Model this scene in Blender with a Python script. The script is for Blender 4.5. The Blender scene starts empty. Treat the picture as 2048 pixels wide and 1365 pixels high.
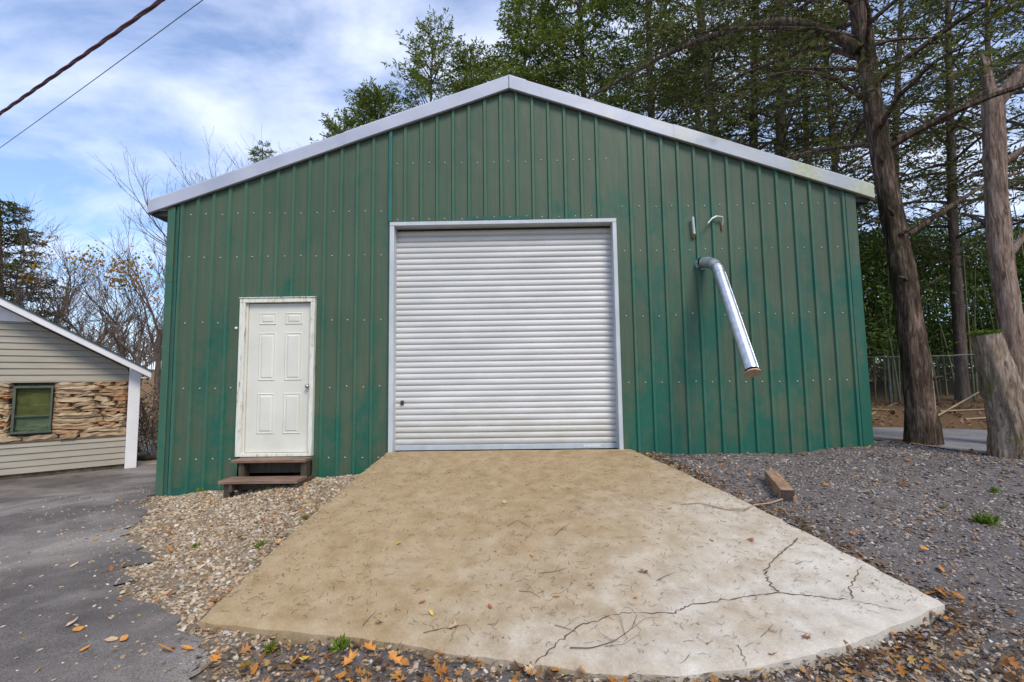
import bpy, math
import numpy as np
from mathutils import Matrix, Vector
rng = np.random.default_rng(7)
S = bpy.context.scene
COL = S.collection
# ------------------------------------------------------------------ camera
FPX, DIST, EYE = 940.0, 6.499, 0.95
YAW, PITCH, ROLL = math.radians(-0.7306), math.radians(4.705), math.radians(-0.7786)
CAM = np.array([0.0, -DIST, EYE])
cy, sy, cp, sp = math.cos(YAW), math.sin(YAW), math.cos(PITCH), math.sin(PITCH)
FW = np.array([sy*cp, cy*cp, sp]); RT = np.array([cy, -sy, 0.0]); UPV = np.cross(RT, FW)
cr, sr = math.cos(ROLL), math.sin(ROLL)
CR = cr*RT + sr*UPV; CU = -sr*RT + cr*UPV
cam = bpy.data.cameras.new('camera'); camo = bpy.data.objects.new('camera', cam); COL.objects.link(camo)
m = Matrix.Identity(4)
for i in range(3):
    m[i][0] = CR[i]; m[i][1] = CU[i]; m[i][2] = -FW[i]; m[i][3] = CAM[i]
camo.matrix_world = m
cam.sensor_width = 36.0; cam.lens = FPX/2048*36.0; cam.clip_start = 0.05; cam.clip_end = 2000
S.camera = camo
# ------------------------------------------------------------------ sky
SUN_EL, SUN_AZ = math.radians(48), math.radians(150)   # azimuth clockwise from +Y
W = bpy.data.worlds.new('World'); S.world = W; W.use_nodes = True
nt = W.node_tree; nt.nodes.clear(); N = nt.nodes.new; L = nt.links.new
out = N('ShaderNodeOutputWorld'); bg = N('ShaderNodeBackground'); bg.inputs[1].default_value = 0.105
sky = N('ShaderNodeTexSky'); sky.sky_type = 'NISHITA'; sky.sun_disc = False
sky.sun_elevation = SUN_EL; sky.sun_rotation = SUN_AZ; sky.altitude = 200; sky.air_density = 1.2; sky.dust_density = 0.6; sky.ozone_density = 2.5
tc = N('ShaderNodeTexCoord'); sep = N('ShaderNodeSeparateXYZ'); L(tc.outputs['Generated'], sep.inputs[0])
mx = N('ShaderNodeMath'); mx.operation = 'MAXIMUM'; L(sep.outputs[2], mx.inputs[0]); mx.inputs[1].default_value = 0.0
ad = N('ShaderNodeMath'); ad.operation = 'ADD'; L(mx.outputs[0], ad.inputs[0]); ad.inputs[1].default_value = 0.22
dv = N('ShaderNodeVectorMath'); dv.operation = 'DIVIDE'; L(tc.outputs['Generated'], dv.inputs[0])
cb = N('ShaderNodeCombineXYZ')
for k in range(3): L(ad.outputs[0], cb.inputs[k])
L(cb.outputs[0], dv.inputs[1])
mp = N('ShaderNodeMapping'); L(dv.outputs[0], mp.inputs[0]); mp.inputs['Scale'].default_value = (1.0, 1.7, 0.6); mp.inputs['Rotation'].default_value = (0, 0, 0.5); mp.inputs['Location'].default_value = (2.3, 0.4, 0.0)
n1 = N('ShaderNodeTexNoise'); L(mp.outputs[0], n1.inputs[0]); n1.inputs['Scale'].default_value = 1.7; n1.inputs['Detail'].default_value = 9; n1.inputs['Roughness'].default_value = 0.56; n1.inputs['Distortion'].default_value = 0.35
cr1 = N('ShaderNodeValToRGB'); L(n1.outputs[0], cr1.inputs[0])
cr1.color_ramp.elements[0].position = 0.40; cr1.color_ramp.elements[0].color = (0.16, 0.16, 0.16, 1)
cr1.color_ramp.elements[1].position = 0.70; cr1.color_ramp.elements[1].color = (0.9, 0.9, 0.9, 1)
mix = N('ShaderNodeMixRGB'); tint = N('ShaderNodeMixRGB'); tint.blend_type = 'MULTIPLY'; tint.inputs[0].default_value = 1.0; L(sky.outputs[0], tint.inputs[1]); tint.inputs[2].default_value = (0.86, 1.08, 1.34, 1)
L(cr1.outputs[0], mix.inputs[0]); L(tint.outputs[0], mix.inputs[1]); mix.inputs[2].default_value = (7.0, 7.6, 9.4, 1)
L(mix.outputs[0], bg.inputs[0]); L(bg.outputs[0], out.inputs[0])
# ------------------------------------------------------------------ sun
sl = bpy.data.lights.new('sun', 'SUN'); sl.energy = 2.1; sl.angle = math.radians(22); sl.color = (1.0, 0.91, 0.76)
so = bpy.data.objects.new('sun', sl); COL.objects.link(so)
sd = Vector((math.sin(SUN_AZ)*math.cos(SUN_EL), math.cos(SUN_AZ)*math.cos(SUN_EL), math.sin(SUN_EL)))
so.rotation_euler = sd.to_track_quat('Z', 'Y').to_euler(); so.location = (6, -12, 14)
S.view_settings.view_transform = 'Standard'; S.view_settings.look = 'None'; S.view_settings.gamma = 1.0
S.view_settings.use_curve_mapping = False; S.view_settings.exposure = 0.55
S.render.engine = 'CYCLES'

# ------------------------------------------------------------------ helpers
def ray(px, py):
    d = CR*((px-1024)/FPX) - CU*((py-682.5)/FPX) + FW
    return d
def atY(px, py, Y=0.0):
    d = ray(px, py); return CAM + d*((Y-CAM[1])/d[1])
def atZ(px, py, Z):
    d = ray(px, py); return CAM + d*((Z-CAM[2])/d[2])
def atD(px, py, depth):          # depth measured along +Y from the camera
    return atY(px, py, CAM[1]+depth)
def project(P):
    q = np.asarray(P)-CAM; z = q@FW
    return np.stack([1024+FPX*(q@CR)/z, 682.5-FPX*(q@CU)/z], -1)

class MB:
    def __init__(s): s.V = []; s.F = {}; s.n = 0
    def add(s, V, F, mi=0):
        V = np.asarray(V, float).reshape(-1, 3)
        if isinstance(F, list) and len({len(q) for q in F}) > 1:
            s.V.append(V)
            for k in sorted({len(q) for q in F}): s.F.setdefault((k, mi), []).append(np.array([q for q in F if len(q) == k], int)+s.n)
            s.n += len(V); return s
        F = np.asarray(F, int)
        s.V.append(V); s.F.setdefault((F.shape[1], mi), []).append(F+s.n); s.n += len(V); return s
    def box(s, x0, x1, y0, y1, z0, z1, mi=0):
        V = [(x, y, z) for z in (z0, z1) for y in (y0, y1) for x in (x0, x1)]
        s.add(V, [(0,2,3,1),(4,5,7,6),(0,1,5,4),(2,6,7,3),(0,4,6,2),(1,3,7,5)], mi); return s
    def tf(s, M3, t):
        s.V = [v@np.asarray(M3).T+np.asarray(t) for v in s.V]; return s
    def arrays(s):
        return np.concatenate(s.V), s.F
def make_mesh(name, mb, mats, off=(0,0,0), smooth=False):
    V, F = mb.arrays(); V = V-np.asarray(off, float)
    me = bpy.data.meshes.new(name); me.vertices.add(len(V)); me.vertices.foreach_set('co', V.ravel().astype(np.float32))
    idx = []; st = []; mi = []; o = 0
    for (k, q), lst in F.items():
        A = np.concatenate(lst); idx.append(A.ravel()); st.append(o+np.arange(len(A))*k); mi.append(np.full(len(A), q)); o += A.size
    idx = np.concatenate(idx); st = np.concatenate(st); mi = np.concatenate(mi)
    me.loops.add(len(idx)); me.loops.foreach_set('vertex_index', idx.astype(np.int32))
    me.polygons.add(len(st)); me.polygons.foreach_set('loop_start', st.astype(np.int32))
    me.polygons.foreach_set('material_index', mi.astype(np.int32))
    me.update(calc_edges=True)
    me.polygons.foreach_set('use_smooth', np.full(len(st), bool(smooth)))
    for q in (mats if isinstance(mats, (list, tuple)) else [mats]): me.materials.append(q)
    return me
OFF = {}
def tag(o, label=None, cat=None, group=None, kind=None):
    if label: o['label'] = label
    if cat: o['category'] = cat
    if group: o['group'] = group
    if kind: o['kind'] = kind
    return o
def empty(name, loc, label, cat, group=None):
    o = bpy.data.objects.new(name, None); o.empty_display_size = 0.2; COL.objects.link(o); o.location = Vector([float(a) for a in loc])
    OFF[o] = np.asarray(loc, float); return tag(o, label, cat, group)
def part(name, mb, mats, parent, smooth=False, bevel=0, label=None, kind=None):
    off = OFF[parent]; me = make_mesh(name, mb, mats, off, smooth)
    o = bpy.data.objects.new(name, me); COL.objects.link(o); o.parent = parent; OFF[o] = off
    if bevel: b = o.modifiers.new('bevel', 'BEVEL'); b.width = bevel; b.segments = 2; b.limit_method = 'ANGLE'
    return tag(o, label, None, None, kind)
def single(name, mb, mats, loc, label=None, cat=None, group=None, kind=None, smooth=False, bevel=0):
    me = make_mesh(name, mb, mats, loc, smooth); o = bpy.data.objects.new(name, me); COL.objects.link(o); o.location = Vector([float(a) for a in loc]); OFF[o] = np.asarray(loc, float)
    if bevel: b = o.modifiers.new('bevel', 'BEVEL'); b.width = bevel; b.segments = 2; b.limit_method = 'ANGLE'
    return tag(o, label, cat, group, kind)

def unit(v): v = np.asarray(v, float); return v/np.maximum(np.linalg.norm(v, axis=-1, keepdims=True), 1e-9)
def frame_for(D):
    D = unit(D); A = np.where(np.abs(D[..., 2:3]) > 0.9, np.array([1.0, 0, 0]), np.array([0, 0, 1.0]))
    U = unit(np.cross(A, D)); Vv = np.cross(D, U); return U, Vv
def tube(mb, P, R, sides=10, noise=0.0, caps=True, mi=0, seed=0):
    P = np.asarray(P, float); n = len(P); R = np.broadcast_to(np.asarray(R, float), (n,))
    T = np.gradient(P, axis=0); U, Vv = frame_for(T)
    # keep the frame from flipping
    for i in range(1, n):
        U[i] = unit(U[i-1]-T[i]*np.dot(U[i-1], T[i])/max(np.dot(T[i], T[i]), 1e-9)); Vv[i] = np.cross(unit(T[i]), U[i])
    a = np.arange(sides)*2*math.pi/sides
    rr = R[:, None]*np.ones((n, sides))
    if noise:
        g = np.random.default_rng(seed); k = g.normal(size=(n, sides)); k = (k+np.roll(k, 1, 1)+np.roll(k, 1, 0)*1.5)/2.2; k = k+1.6*(lambda q: q/np.abs(q).max())(np.cumsum(g.normal(size=(n, sides))*.35, 0)+g.normal(size=(1, sides))*1.2); rr = rr*(1+noise*k)
    V = P[:, None, :]+rr[..., None]*(np.cos(a)[None, :, None]*U[:, None, :]+np.sin(a)[None, :, None]*Vv[:, None, :])
    i = np.arange(n-1)[:, None]*sides; j = np.arange(sides)[None, :]; k = (j+1) % sides
    F = np.stack([i+j, i+k, i+sides+k, i+sides+j], -1).reshape(-1, 4)
    mb.add(V.reshape(-1, 3), F, mi)
    if caps:
        for e, flip in ((0, True), (n-1, False)):
            c = P[e]; ring = V[e]; VV = np.vstack([ring, c]); f = np.array([(q, (q+1) % sides, sides) for q in range(sides)])
            mb.add(VV, f[:, ::-1] if flip else f, mi)
    return mb
def prisms(mb, P0, P1, r0, r1, mi=0, sides=3):
    P0 = np.asarray(P0); P1 = np.asarray(P1)
    if len(P0) == 0: return mb
    U, Vv = frame_for(P1-P0); a = np.arange(sides)*2*math.pi/sides
    ring = np.cos(a)[None, :, None]*U[:, None, :]+np.sin(a)[None, :, None]*Vv[:, None, :]
    A = P0[:, None]+ring*np.broadcast_to(r0, (len(P0),))[:, None, None]; B = P1[:, None]+ring*np.broadcast_to(r1, (len(P0),))[:, None, None]
    V = np.concatenate([A, B], 1).reshape(-1, 3); b = (np.arange(len(P0))*2*sides)[:, None]
    F = np.concatenate([np.stack([b[:, 0]+q, b[:, 0]+(q+1) % sides, b[:, 0]+sides+(q+1) % sides, b[:, 0]+sides+q], -1) for q in range(sides)])
    return mb.add(V, F, mi)
def blades(mb, P, D, Wd, Nrm, L_, w, mi=0, fold=0.0):
    """diamond leaf quads: base, side, tip, side"""
    D = unit(D); Sd = unit(np.cross(D, Nrm)); L_ = np.asarray(L_).reshape(-1, 1); w = np.asarray(w).reshape(-1, 1)
    mid = P+D*L_*0.45+Nrm*fold*L_
    V = np.stack([P, mid+Sd*w, P+D*L_, mid-Sd*w], 1).reshape(-1, 3)
    b = np.arange(len(P))*4
    return mb.add(V, np.stack([b, b+1, b+2, b+3], -1), mi)
def rand_dir(n, g): return unit(g.normal(size=(n, 3)))

# ------------------------------------------------------------------ materials
def mat(name):
    m = bpy.data.materials.new(name); m.use_nodes = True; t = m.node_tree; return m, t, t.nodes['Principled BSDF'], t.nodes.new, t.links.new
def ramp(N, src, L, stops):
    r = N('ShaderNodeValToRGB'); e = r.color_ramp.elements
    while len(e) < len(stops): e.new(0.5)
    for el, (p, c) in zip(e, stops): el.position = p; el.color = (*c, 1) if len(c) == 3 else c
    L(src, r.inputs[0]); return r.outputs[0]
def noise(N, L, vec, scale, detail=4, rough=0.55, dist=0.0):
    n = N('ShaderNodeTexNoise'); n.inputs['Scale'].default_value = scale; n.inputs['Detail'].default_value = detail; n.inputs['Roughness'].default_value = rough; n.inputs['Distortion'].default_value = dist
    if vec is not None: L(vec, n.inputs[0])
    return n.outputs[0]
def vecmap(N, L, scale=(1,1,1), world=True, rot=(0,0,0)):
    m = N('ShaderNodeMapping'); m.inputs['Scale'].default_value = scale; m.inputs['Rotation'].default_value = rot
    if world: g = N('ShaderNodeNewGeometry'); L(g.outputs['Position'], m.inputs[0])
    else: g = N('ShaderNodeTexCoord'); L(g.outputs['Object'], m.inputs[0])
    return m.outputs[0]
def mixc(N, L, f, a, b, mode='MIX'):
    n = N('ShaderNodeMixRGB'); n.blend_type = mode
    for s, v in ((0, f), (1, a), (2, b)):
        if isinstance(v, (int, float)): n.inputs[s].default_value = v
        elif isinstance(v, tuple): n.inputs[s].default_value = (*v, 1)
        else: L(v, n.inputs[s])
    return n.outputs[0]
def bump(N, L, b, h, strength=0.3, dist=0.01):
    n = N('ShaderNodeBump'); n.inputs['Strength'].default_value = strength; n.inputs['Distance'].default_value = dist; L(h, n.inputs['Height']); L(n.outputs[0], b.inputs['Normal'])
def math_(N, L, op, a, b):
    n = N('ShaderNodeMath'); n.operation = op
    for s, v in ((0, a), (1, b)):
        if isinstance(v, (int, float)): n.inputs[s].default_value = v
        else: L(v, n.inputs[s])
    return n.outputs[0]

def m_simple(name, c0, c1, scale=6, rough=0.7, metal=0.0, bumps=0.15, stretch=(1,1,1), spec=0.4, bscale=None, world=True):
    m, t, b, N, L = mat(name); v = vecmap(N, L, stretch, world)
    n = noise(N, L, v, scale, 6, 0.6); c = ramp(N, n, L, [(0.32, c0), (0.68, c1)]); L(c, b.inputs['Base Color'])
    b.inputs['Roughness'].default_value = rough; b.inputs['Metallic'].default_value = metal; b.inputs['Specular IOR Level'].default_value = spec
    if bumps: bump(N, L, b, noise(N, L, v, bscale or scale*6, 4, 0.6), bumps, 0.006)
    return m
def m_island(name, stops, rough=0.8, trans=0.0, spec=0.25, extra=None):
    """each loose piece (pebble, leaf, blade) gets its own colour"""
    m, t, b, N, L = mat(name); g = N('ShaderNodeNewGeometry'); c = ramp(N, g.outputs['Random Per Island'], L, stops)
    v = vecmap(N, L, (1,1,1)); n = noise(N, L, v, extra or 1.2, 3)
    c = mixc(N, L, 0.75, c, ramp(N, n, L, [(0.3, (0.55,0.55,0.55)), (0.7, (1.25,1.25,1.2))]), 'MULTIPLY')
    L(c, b.inputs['Base Color']); b.inputs['Roughness'].default_value = rough; b.inputs['Specular IOR Level'].default_value = spec
    if trans:
        o = t.nodes['Material Output']; tr = N('ShaderNodeBsdfTranslucent'); L(c, tr.inputs[0]); ms = N('ShaderNodeMixShader'); ms.inputs[0].default_value = trans
        L(b.outputs[0], ms.inputs[1]); L(tr.outputs[0], ms.inputs[2]); L(ms.outputs[0], o.inputs[0])
    return m

def m_green(name, flat_a, flat_b, teal, tealpos):
    """weathered green sheet paint: chalky faded olive with remains of teal, rain streaks"""
    m, t, b, N, L = mat(name); v = vecmap(N, L, (1,1,1)); vs = vecmap(N, L, (26, 26, 0.7)); vp = vecmap(N, L, (1.6, 1.6, 0.75))
    streak = noise(N, L, vs, 1.0, 5, 0.6); patch = noise(N, L, vp, 1.1, 7, 0.62, 0.4); blot = noise(N, L, v, 7.5, 5, 0.7)
    c = ramp(N, streak, L, [(0.3, flat_a), (0.7, flat_b)])
    # more sound paint low on the wall and towards its right end
    sx = N('ShaderNodeSeparateXYZ'); L(v, sx.inputs[0])
    low = math_(N, L, 'MULTIPLY', sx.outputs[2], -0.045); rgt = math_(N, L, 'MULTIPLY', sx.outputs[0], 0.012)
    f = math_(N, L, 'ADD', math_(N, L, 'ADD', patch, math_(N, L, 'MULTIPLY', math_(N, L, 'SUBTRACT', blot, 0.5), 0.42)), math_(N, L, 'ADD', low, rgt))
    fr = ramp(N, f, L, [(tealpos-0.09, (0,0,0)), (tealpos+0.09, (1,1,1))])
    c = mixc(N, L, fr, c, teal)
    big = noise(N, L, v, 0.9, 3); c = mixc(N, L, 0.6, c, ramp(N, big, L, [(0.3, (0.78,0.8,0.8)), (0.7, (1.12,1.1,1.08))]), 'MULTIPLY')
    L(c, b.inputs['Base Color']); b.inputs['Roughness'].default_value = 0.52; b.inputs['Specular IOR Level'].default_value = 0.35
    bump(N, L, b, noise(N, L, vecmap(N, L, (3, 3, 1.2)), 1.5, 2), 0.35, 0.03)
    return m
M = {}
M['green'] = m_green('green_sheet_paint', (0.050,0.094,0.056), (0.082,0.106,0.064), (0.012,0.096,0.062), 0.50)
M['green_rib'] = m_green('green_rib_paint', (0.044,0.112,0.070), (0.070,0.128,0.080), (0.016,0.115,0.076), 0.47)
M['teal'] = m_simple('teal_trim_paint', (0.012,0.075,0.055), (0.02,0.105,0.08), 3, 0.45, bumps=0.05, stretch=(3,3,1))
M['teal_bright'] = m_simple('fresh_teal_trim', (0.010,0.11,0.085), (0.02,0.15,0.115), 3, 0.4, bumps=0.05, stretch=(3,3,1))
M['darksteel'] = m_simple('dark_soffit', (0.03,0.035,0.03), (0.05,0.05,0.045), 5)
def m_rake():
    m, t, b, N, L = mat('pale_rake_trim'); v = vecmap(N, L, (1,1,1)); sx = N('ShaderNodeSeparateXYZ'); L(v, sx.inputs[0])
    n = noise(N, L, v, 1.0, 5, 0.65); f = math_(N, L, 'ADD', n, math_(N, L, 'MULTIPLY', sx.outputs[0], 0.05))
    fr = ramp(N, f, L, [(0.58, (0,0,0)), (0.80, (1,1,1))])
    gap = ramp(N, noise(N, L, v, 0.55, 2), L, [(0.42, (0.1,0.1,0.1)), (0.55, (1,1,1))]); fr = mixc(N, L, 1.0, fr, gap, 'MULTIPLY')
    c = ramp(N, noise(N, L, v, 2.2, 4), L, [(0.3, (0.37,0.39,0.46)), (0.7, (0.47,0.48,0.54))])
    sp = ramp(N, noise(N, L, v, 16, 5, 0.7), L, [(0.35, (0.36,0.37,0.15)), (0.65, (0.50,0.49,0.30))])
    c = mixc(N, L, fr, c, sp); L(c, b.inputs['Base Color']); b.inputs['Roughness'].default_value = 0.42; b.inputs['Metallic'].default_value = 0.15
    bump(N, L, b, noise(N, L, v, 3, 2), 0.15, 0.02); return m
M['rake'] = m_rake()
M['galv'] = m_simple('galvanised_steel', (0.46,0.49,0.53), (0.70,0.72,0.75), 14, 0.36, 0.9, 0.10)
M['screw'] = m_simple('screw_zinc', (0.50,0.55,0.52), (0.66,0.70,0.67), 9, 0.4, 0.0, 0.0)
M['jamb'] = m_simple('grey_steel_jamb', (0.42,0.45,0.47), (0.54,0.56,0.58), 2.5, 0.5, 0.1, 0.08, (2,2,1))
def m_curtain():
    m, t, b, N, L = mat('white_shutter_paint'); v = vecmap(N, L, (1,1,1))
    c = ramp(N, noise(N, L, vecmap(N, L, (0.6,1,3)), 2, 5), L, [(0.3, (0.49,0.485,0.475)), (0.7, (0.60,0.595,0.58))])
    d = ramp(N, noise(N, L, vecmap(N, L, (9,9,22)), 2.2, 6, 0.75), L, [(0.66, (0,0,0)), (0.76, (1,1,1))]); c = mixc(N, L, mixc(N, L, 1.0, d, (0.55,0.55,0.55), 'MULTIPLY'), c, (0.22,0.20,0.17))
    sx = N('ShaderNodeSeparateXYZ'); L(v, sx.inputs[0]); top = ramp(N, math_(N, L, 'ADD', math_(N, L, 'MULTIPLY', sx.outputs[2], 0.3), math_(N, L, 'MULTIPLY', noise(N, L, v, 1.5, 3), 0.06)), L, [(0.90, (0,0,0)), (0.97, (0.8,0.8,0.8))])  # header's brownish shade painted into the colour of the topmost slats
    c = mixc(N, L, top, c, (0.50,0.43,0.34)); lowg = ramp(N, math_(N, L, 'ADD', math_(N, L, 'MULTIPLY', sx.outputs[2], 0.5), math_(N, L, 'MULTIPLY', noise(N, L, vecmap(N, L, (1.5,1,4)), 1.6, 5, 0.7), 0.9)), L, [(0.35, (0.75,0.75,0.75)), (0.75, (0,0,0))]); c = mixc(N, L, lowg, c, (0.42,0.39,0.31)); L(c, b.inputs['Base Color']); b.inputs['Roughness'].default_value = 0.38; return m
M['curtain'] = m_curtain()
M['white'] = m_simple('white_door_paint', (0.58,0.56,0.48), (0.68,0.655,0.575), 1.6, 0.45, bumps=0.04)
def m_casing():
    m, t, b, N, L = mat('peeling_white_casing'); v = vecmap(N, L, (14,14,2.5)); n = noise(N, L, v, 1.6, 7, 0.7)
    c = ramp(N, n, L, [(0.36, (0.30,0.22,0.13)), (0.44, (0.58,0.56,0.46)), (0.56, (0.70,0.69,0.62)), (0.72, (0.48,0.52,0.36))])
    L(c, b.inputs['Base Color']); b.inputs['Roughness'].default_value = 0.7; bump(N, L, b, n, 0.4, 0.004); return m
M['casing'] = m_casing()
M['brass'] = m_simple('worn_knob_metal', (0.35,0.33,0.30), (0.55,0.53,0.50), 30, 0.3, 0.9, 0)
def m_wood(name, c0, c1, c2, axis=(2.5, 40, 40)):
    m, t, b, N, L = mat(name); v = vecmap(N, L, axis); n = noise(N, L, v, 1.2, 7, 0.65, 0.6); c = ramp(N, n, L, [(0.28, c0), (0.5, c1), (0.72, c2)])
    n2 = noise(N, L, vecmap(N, L), 3.5, 4); c = mixc(N, L, 0.7, c, ramp(N, n2, L, [(0.3, (0.6,0.6,0.62)), (0.7, (1.2,1.15,1.1))]), 'MULTIPLY')
    L(c, b.inputs['Base Color']); b.inputs['Roughness'].default_value = 0.75; bump(N, L, b, n, 0.5, 0.004); return m
M['tread'] = m_wood('weathered_tread_wood', (0.085,0.05,0.032), (0.20,0.12,0.08), (0.36,0.26,0.19))
M['leg'] = m_wood('dark_wood', (0.03,0.022,0.014), (0.07,0.05,0.03), (0.12,0.09,0.05), (30,30,3))  # wood much darker than the treads
M['timber'] = m_wood('old_timber', (0.12,0.075,0.045), (0.27,0.17,0.10), (0.38,0.26,0.17), (18, 4, 24))
M['timber_end'] = m_simple('dark_timber_end', (0.03,0.022,0.02), (0.08,0.055,0.045), 20, 0.9)  # dark brown for the beam's near end and the lock plate
M['cap'] = m_simple('tan_cap', (0.36,0.25,0.16), (0.50,0.36,0.24), 20, 0.8)
M['rust'] = m_simple('rusty_metal', (0.14,0.05,0.02), (0.30,0.13,0.06), 25, 0.9)
M['pipegrey'] = m_simple('pale_conduit', (0.40,0.41,0.40), (0.58,0.58,0.56), 15, 0.45, 0.3)

def m_concrete():
    m, t, b, N, L = mat('stained_concrete'); v = vecmap(N, L, (1,1,1)); sx = N('ShaderNodeSeparateXYZ'); L(v, sx.inputs[0])
    big = noise(N, L, v, 1.3, 6, 0.6, 0.5); mid = noise(N, L, v, 6, 6, 0.65); fine = noise(N, L, v, 70, 4, 0.7)
    # clean pale concrete towards the low right corner, brown earth stain elsewhere
    g = math_(N, L, 'ADD', math_(N, L, 'MULTIPLY', sx.outputs[0], 0.26), math_(N, L, 'MULTIPLY', sx.outputs[1], -0.27))
    g = math_(N, L, 'ADD', g, math_(N, L, 'MULTIPLY', math_(N, L, 'SUBTRACT', big, 0.5), 1.2))
    g = math_(N, L, 'ADD', g, math_(N, L, 'MULTIPLY', math_(N, L, 'SUBTRACT', mid, 0.5), 0.25))
    f = ramp(N, math_(N, L, 'MULTIPLY', g, 0.5), L, [(0.27, (0,0,0)), (0.46, (0.2,0.2,0.2)), (0.70, (0.9,0.9,0.9))])
    tan = ramp(N, mid, L, [(0.3, (0.285,0.195,0.10)), (0.55, (0.365,0.268,0.152)), (0.75, (0.42,0.32,0.20))])
    pale = ramp(N, mid, L, [(0.3, (0.45,0.40,0.335)), (0.6, (0.56,0.515,0.45)), (0.8, (0.65,0.61,0.55))])
    c = mixc(N, L, f, tan, pale)
    mossf = math_(N, L, 'ADD', noise(N, L, v, 2.4, 6, 0.65), math_(N, L, 'MULTIPLY', sx.outputs[1], 0.035)); c = mixc(N, L, ramp(N, mossf, L, [(0.50, (0,0,0)), (0.74, (0.5,0.5,0.5))]), c, (0.22,0.155,0.06))
    c = mixc(N, L, 0.55, c, ramp(N, fine, L, [(0.3, (0.72,0.72,0.72)), (0.7, (1.2,1.2,1.2))]), 'MULTIPLY')
    sp = ramp(N, noise(N, L, v, 34, 3, 0.8), L, [(0.68, (0,0,0)), (0.76, (0.7,0.7,0.7))]); c = mixc(N, L, sp, c, (0.10,0.075,0.05))
    L(c, b.inputs['Base Color']); b.inputs['Roughness'].default_value = 0.85; b.inputs['Specular IOR Level'].default_value = 0.2
    h = math_(N, L, 'ADD', math_(N, L, 'MULTIPLY', mid, 0.5), math_(N, L, 'MULTIPLY', fine, 0.3)); bump(N, L, b, h, 0.35, 0.012); return m
M['concrete'] = m_concrete()
def m_asphalt(name, a0, a1, dust, f0):
    m, t, b, N, L = mat(name); v = vecmap(N, L, (1,1,1)); big = noise(N, L, vecmap(N, L, (0.55,0.75,1), True, (0,0,0.6)), 0.9, 7, 0.66, 0.3); fine = noise(N, L, v, 130, 3, 0.7)
    c = ramp(N, noise(N, L, v, 3, 6, 0.65), L, [(0.3, a0), (0.7, a1)])
    c = mixc(N, L, ramp(N, big, L, [(f0, (0,0,0)), (f0+0.22, (1,1,1))]), c, dust)
    c = mixc(N, L, 0.8, c, ramp(N, fine, L, [(0.34, (0.35,0.35,0.36)), (0.66, (1.65,1.6,1.55))]), 'MULTIPLY')
    L(c, b.inputs['Base Color']); b.inputs['Roughness'].default_value = 0.8; b.inputs['Specular IOR Level'].default_value = 0.3; bump(N, L, b, fine, 0.6, 0.008); return m
M['asphalt'] = m_asphalt('worn_asphalt', (0.085,0.074,0.068), (0.165,0.146,0.134), (0.31,0.28,0.25), 0.46)
M['lane'] = m_asphalt('dusty_lane', (0.15,0.148,0.16), (0.23,0.225,0.235), (0.30,0.29,0.28), 0.5)
def m_ground():
    m, t, b, N, L = mat('ground_cover'); v = vecmap(N, L, (1,1,1)); a = N('ShaderNodeVertexColor'); a.layer_name = 'zone'
    fine = noise(N, L, v, 45, 5, 0.75); mid = noise(N, L, v, 7, 6, 0.65)
    c = mixc(N, L, 0.9, a.outputs[0], ramp(N, fine, L, [(0.3, (0.5,0.5,0.5)), (0.7, (1.5,1.5,1.5))]), 'MULTIPLY')
    c = mixc(N, L, 0.6, c, ramp(N, mid, L, [(0.3, (0.7,0.66,0.62)), (0.7, (1.25,1.22,1.2))]), 'MULTIPLY')
    L(c, b.inputs['Base Color']); b.inputs['Roughness'].default_value = 0.95; b.inputs['Specular IOR Level'].default_value = 0.1; bump(N, L, b, fine, 0.8, 0.02); return m
M['ground'] = m_ground()
M['pebble'] = m_island('river_gravel', [(0, (0.15,0.10,0.06)), (0.25, (0.33,0.225,0.135)), (0.5, (0.48,0.385,0.27)), (0.75, (0.38,0.255,0.145)), (0.9, (0.58,0.54,0.48)), (1, (0.28,0.22,0.17))], 0.75, extra=9)
M['darkgravel'] = m_island('dark_crushed_gravel', [(0, (0.075,0.066,0.064)), (0.28, (0.16,0.143,0.14)), (0.55, (0.25,0.226,0.22)), (0.78, (0.25,0.165,0.10)), (0.93, (0.42,0.39,0.37)), (1, (0.36,0.19,0.08))], 0.7, extra=2.5)
M['leaf_orange'] = m_island('orange_leaf', [(0, (0.26,0.09,0.02)), (0.3, (0.46,0.18,0.035)), (0.6, (0.52,0.24,0.06)), (0.85, (0.34,0.17,0.07)), (1, (0.58,0.36,0.10))], 0.6, 0.15, extra=20)
M['leaf_brown'] = m_island('brown_litter', [(0, (0.06,0.030,0.016)), (0.35, (0.14,0.075,0.04)), (0.6, (0.22,0.13,0.07)), (0.8, (0.33,0.16,0.05)), (1, (0.30,0.23,0.15))], 0.8, 0.1, extra=6)
M['leaf_yellow'] = m_simple('yellow_leaf', (0.55,0.33,0.03), (0.62,0.42,0.08), 30, 0.6)
M['leaf_tan'] = m_simple('tan_leaf', (0.42,0.28,0.15), (0.55,0.40,0.25), 30, 0.7)
M['leaf_rust'] = m_simple('rust_leaf', (0.28,0.07,0.02), (0.42,0.14,0.04), 30, 0.7)
M['leaf_or'] = m_simple('plain_orange_leaf', (0.50,0.18,0.03), (0.62,0.28,0.06), 30, 0.6)
M['needle'] = m_island('dry_needles', [(0, (0.035,0.025,0.018)), (0.5, (0.08,0.052,0.032)), (0.8, (0.05,0.05,0.03)), (1, (0.16,0.10,0.055))], 0.85, extra=5)
M['twig'] = m_simple('twig_bark', (0.06,0.04,0.028), (0.13,0.09,0.06), 40, 0.9)
M['vine'] = m_simple('pale_vine', (0.26,0.17,0.10), (0.42,0.30,0.20), 30, 0.8)
M['moss'] = m_island('moss_blades', [(0, (0.06,0.10,0.012)), (0.5, (0.12,0.20,0.02)), (1, (0.20,0.26,0.04))], 0.9, 0.2, extra=8)
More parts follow.
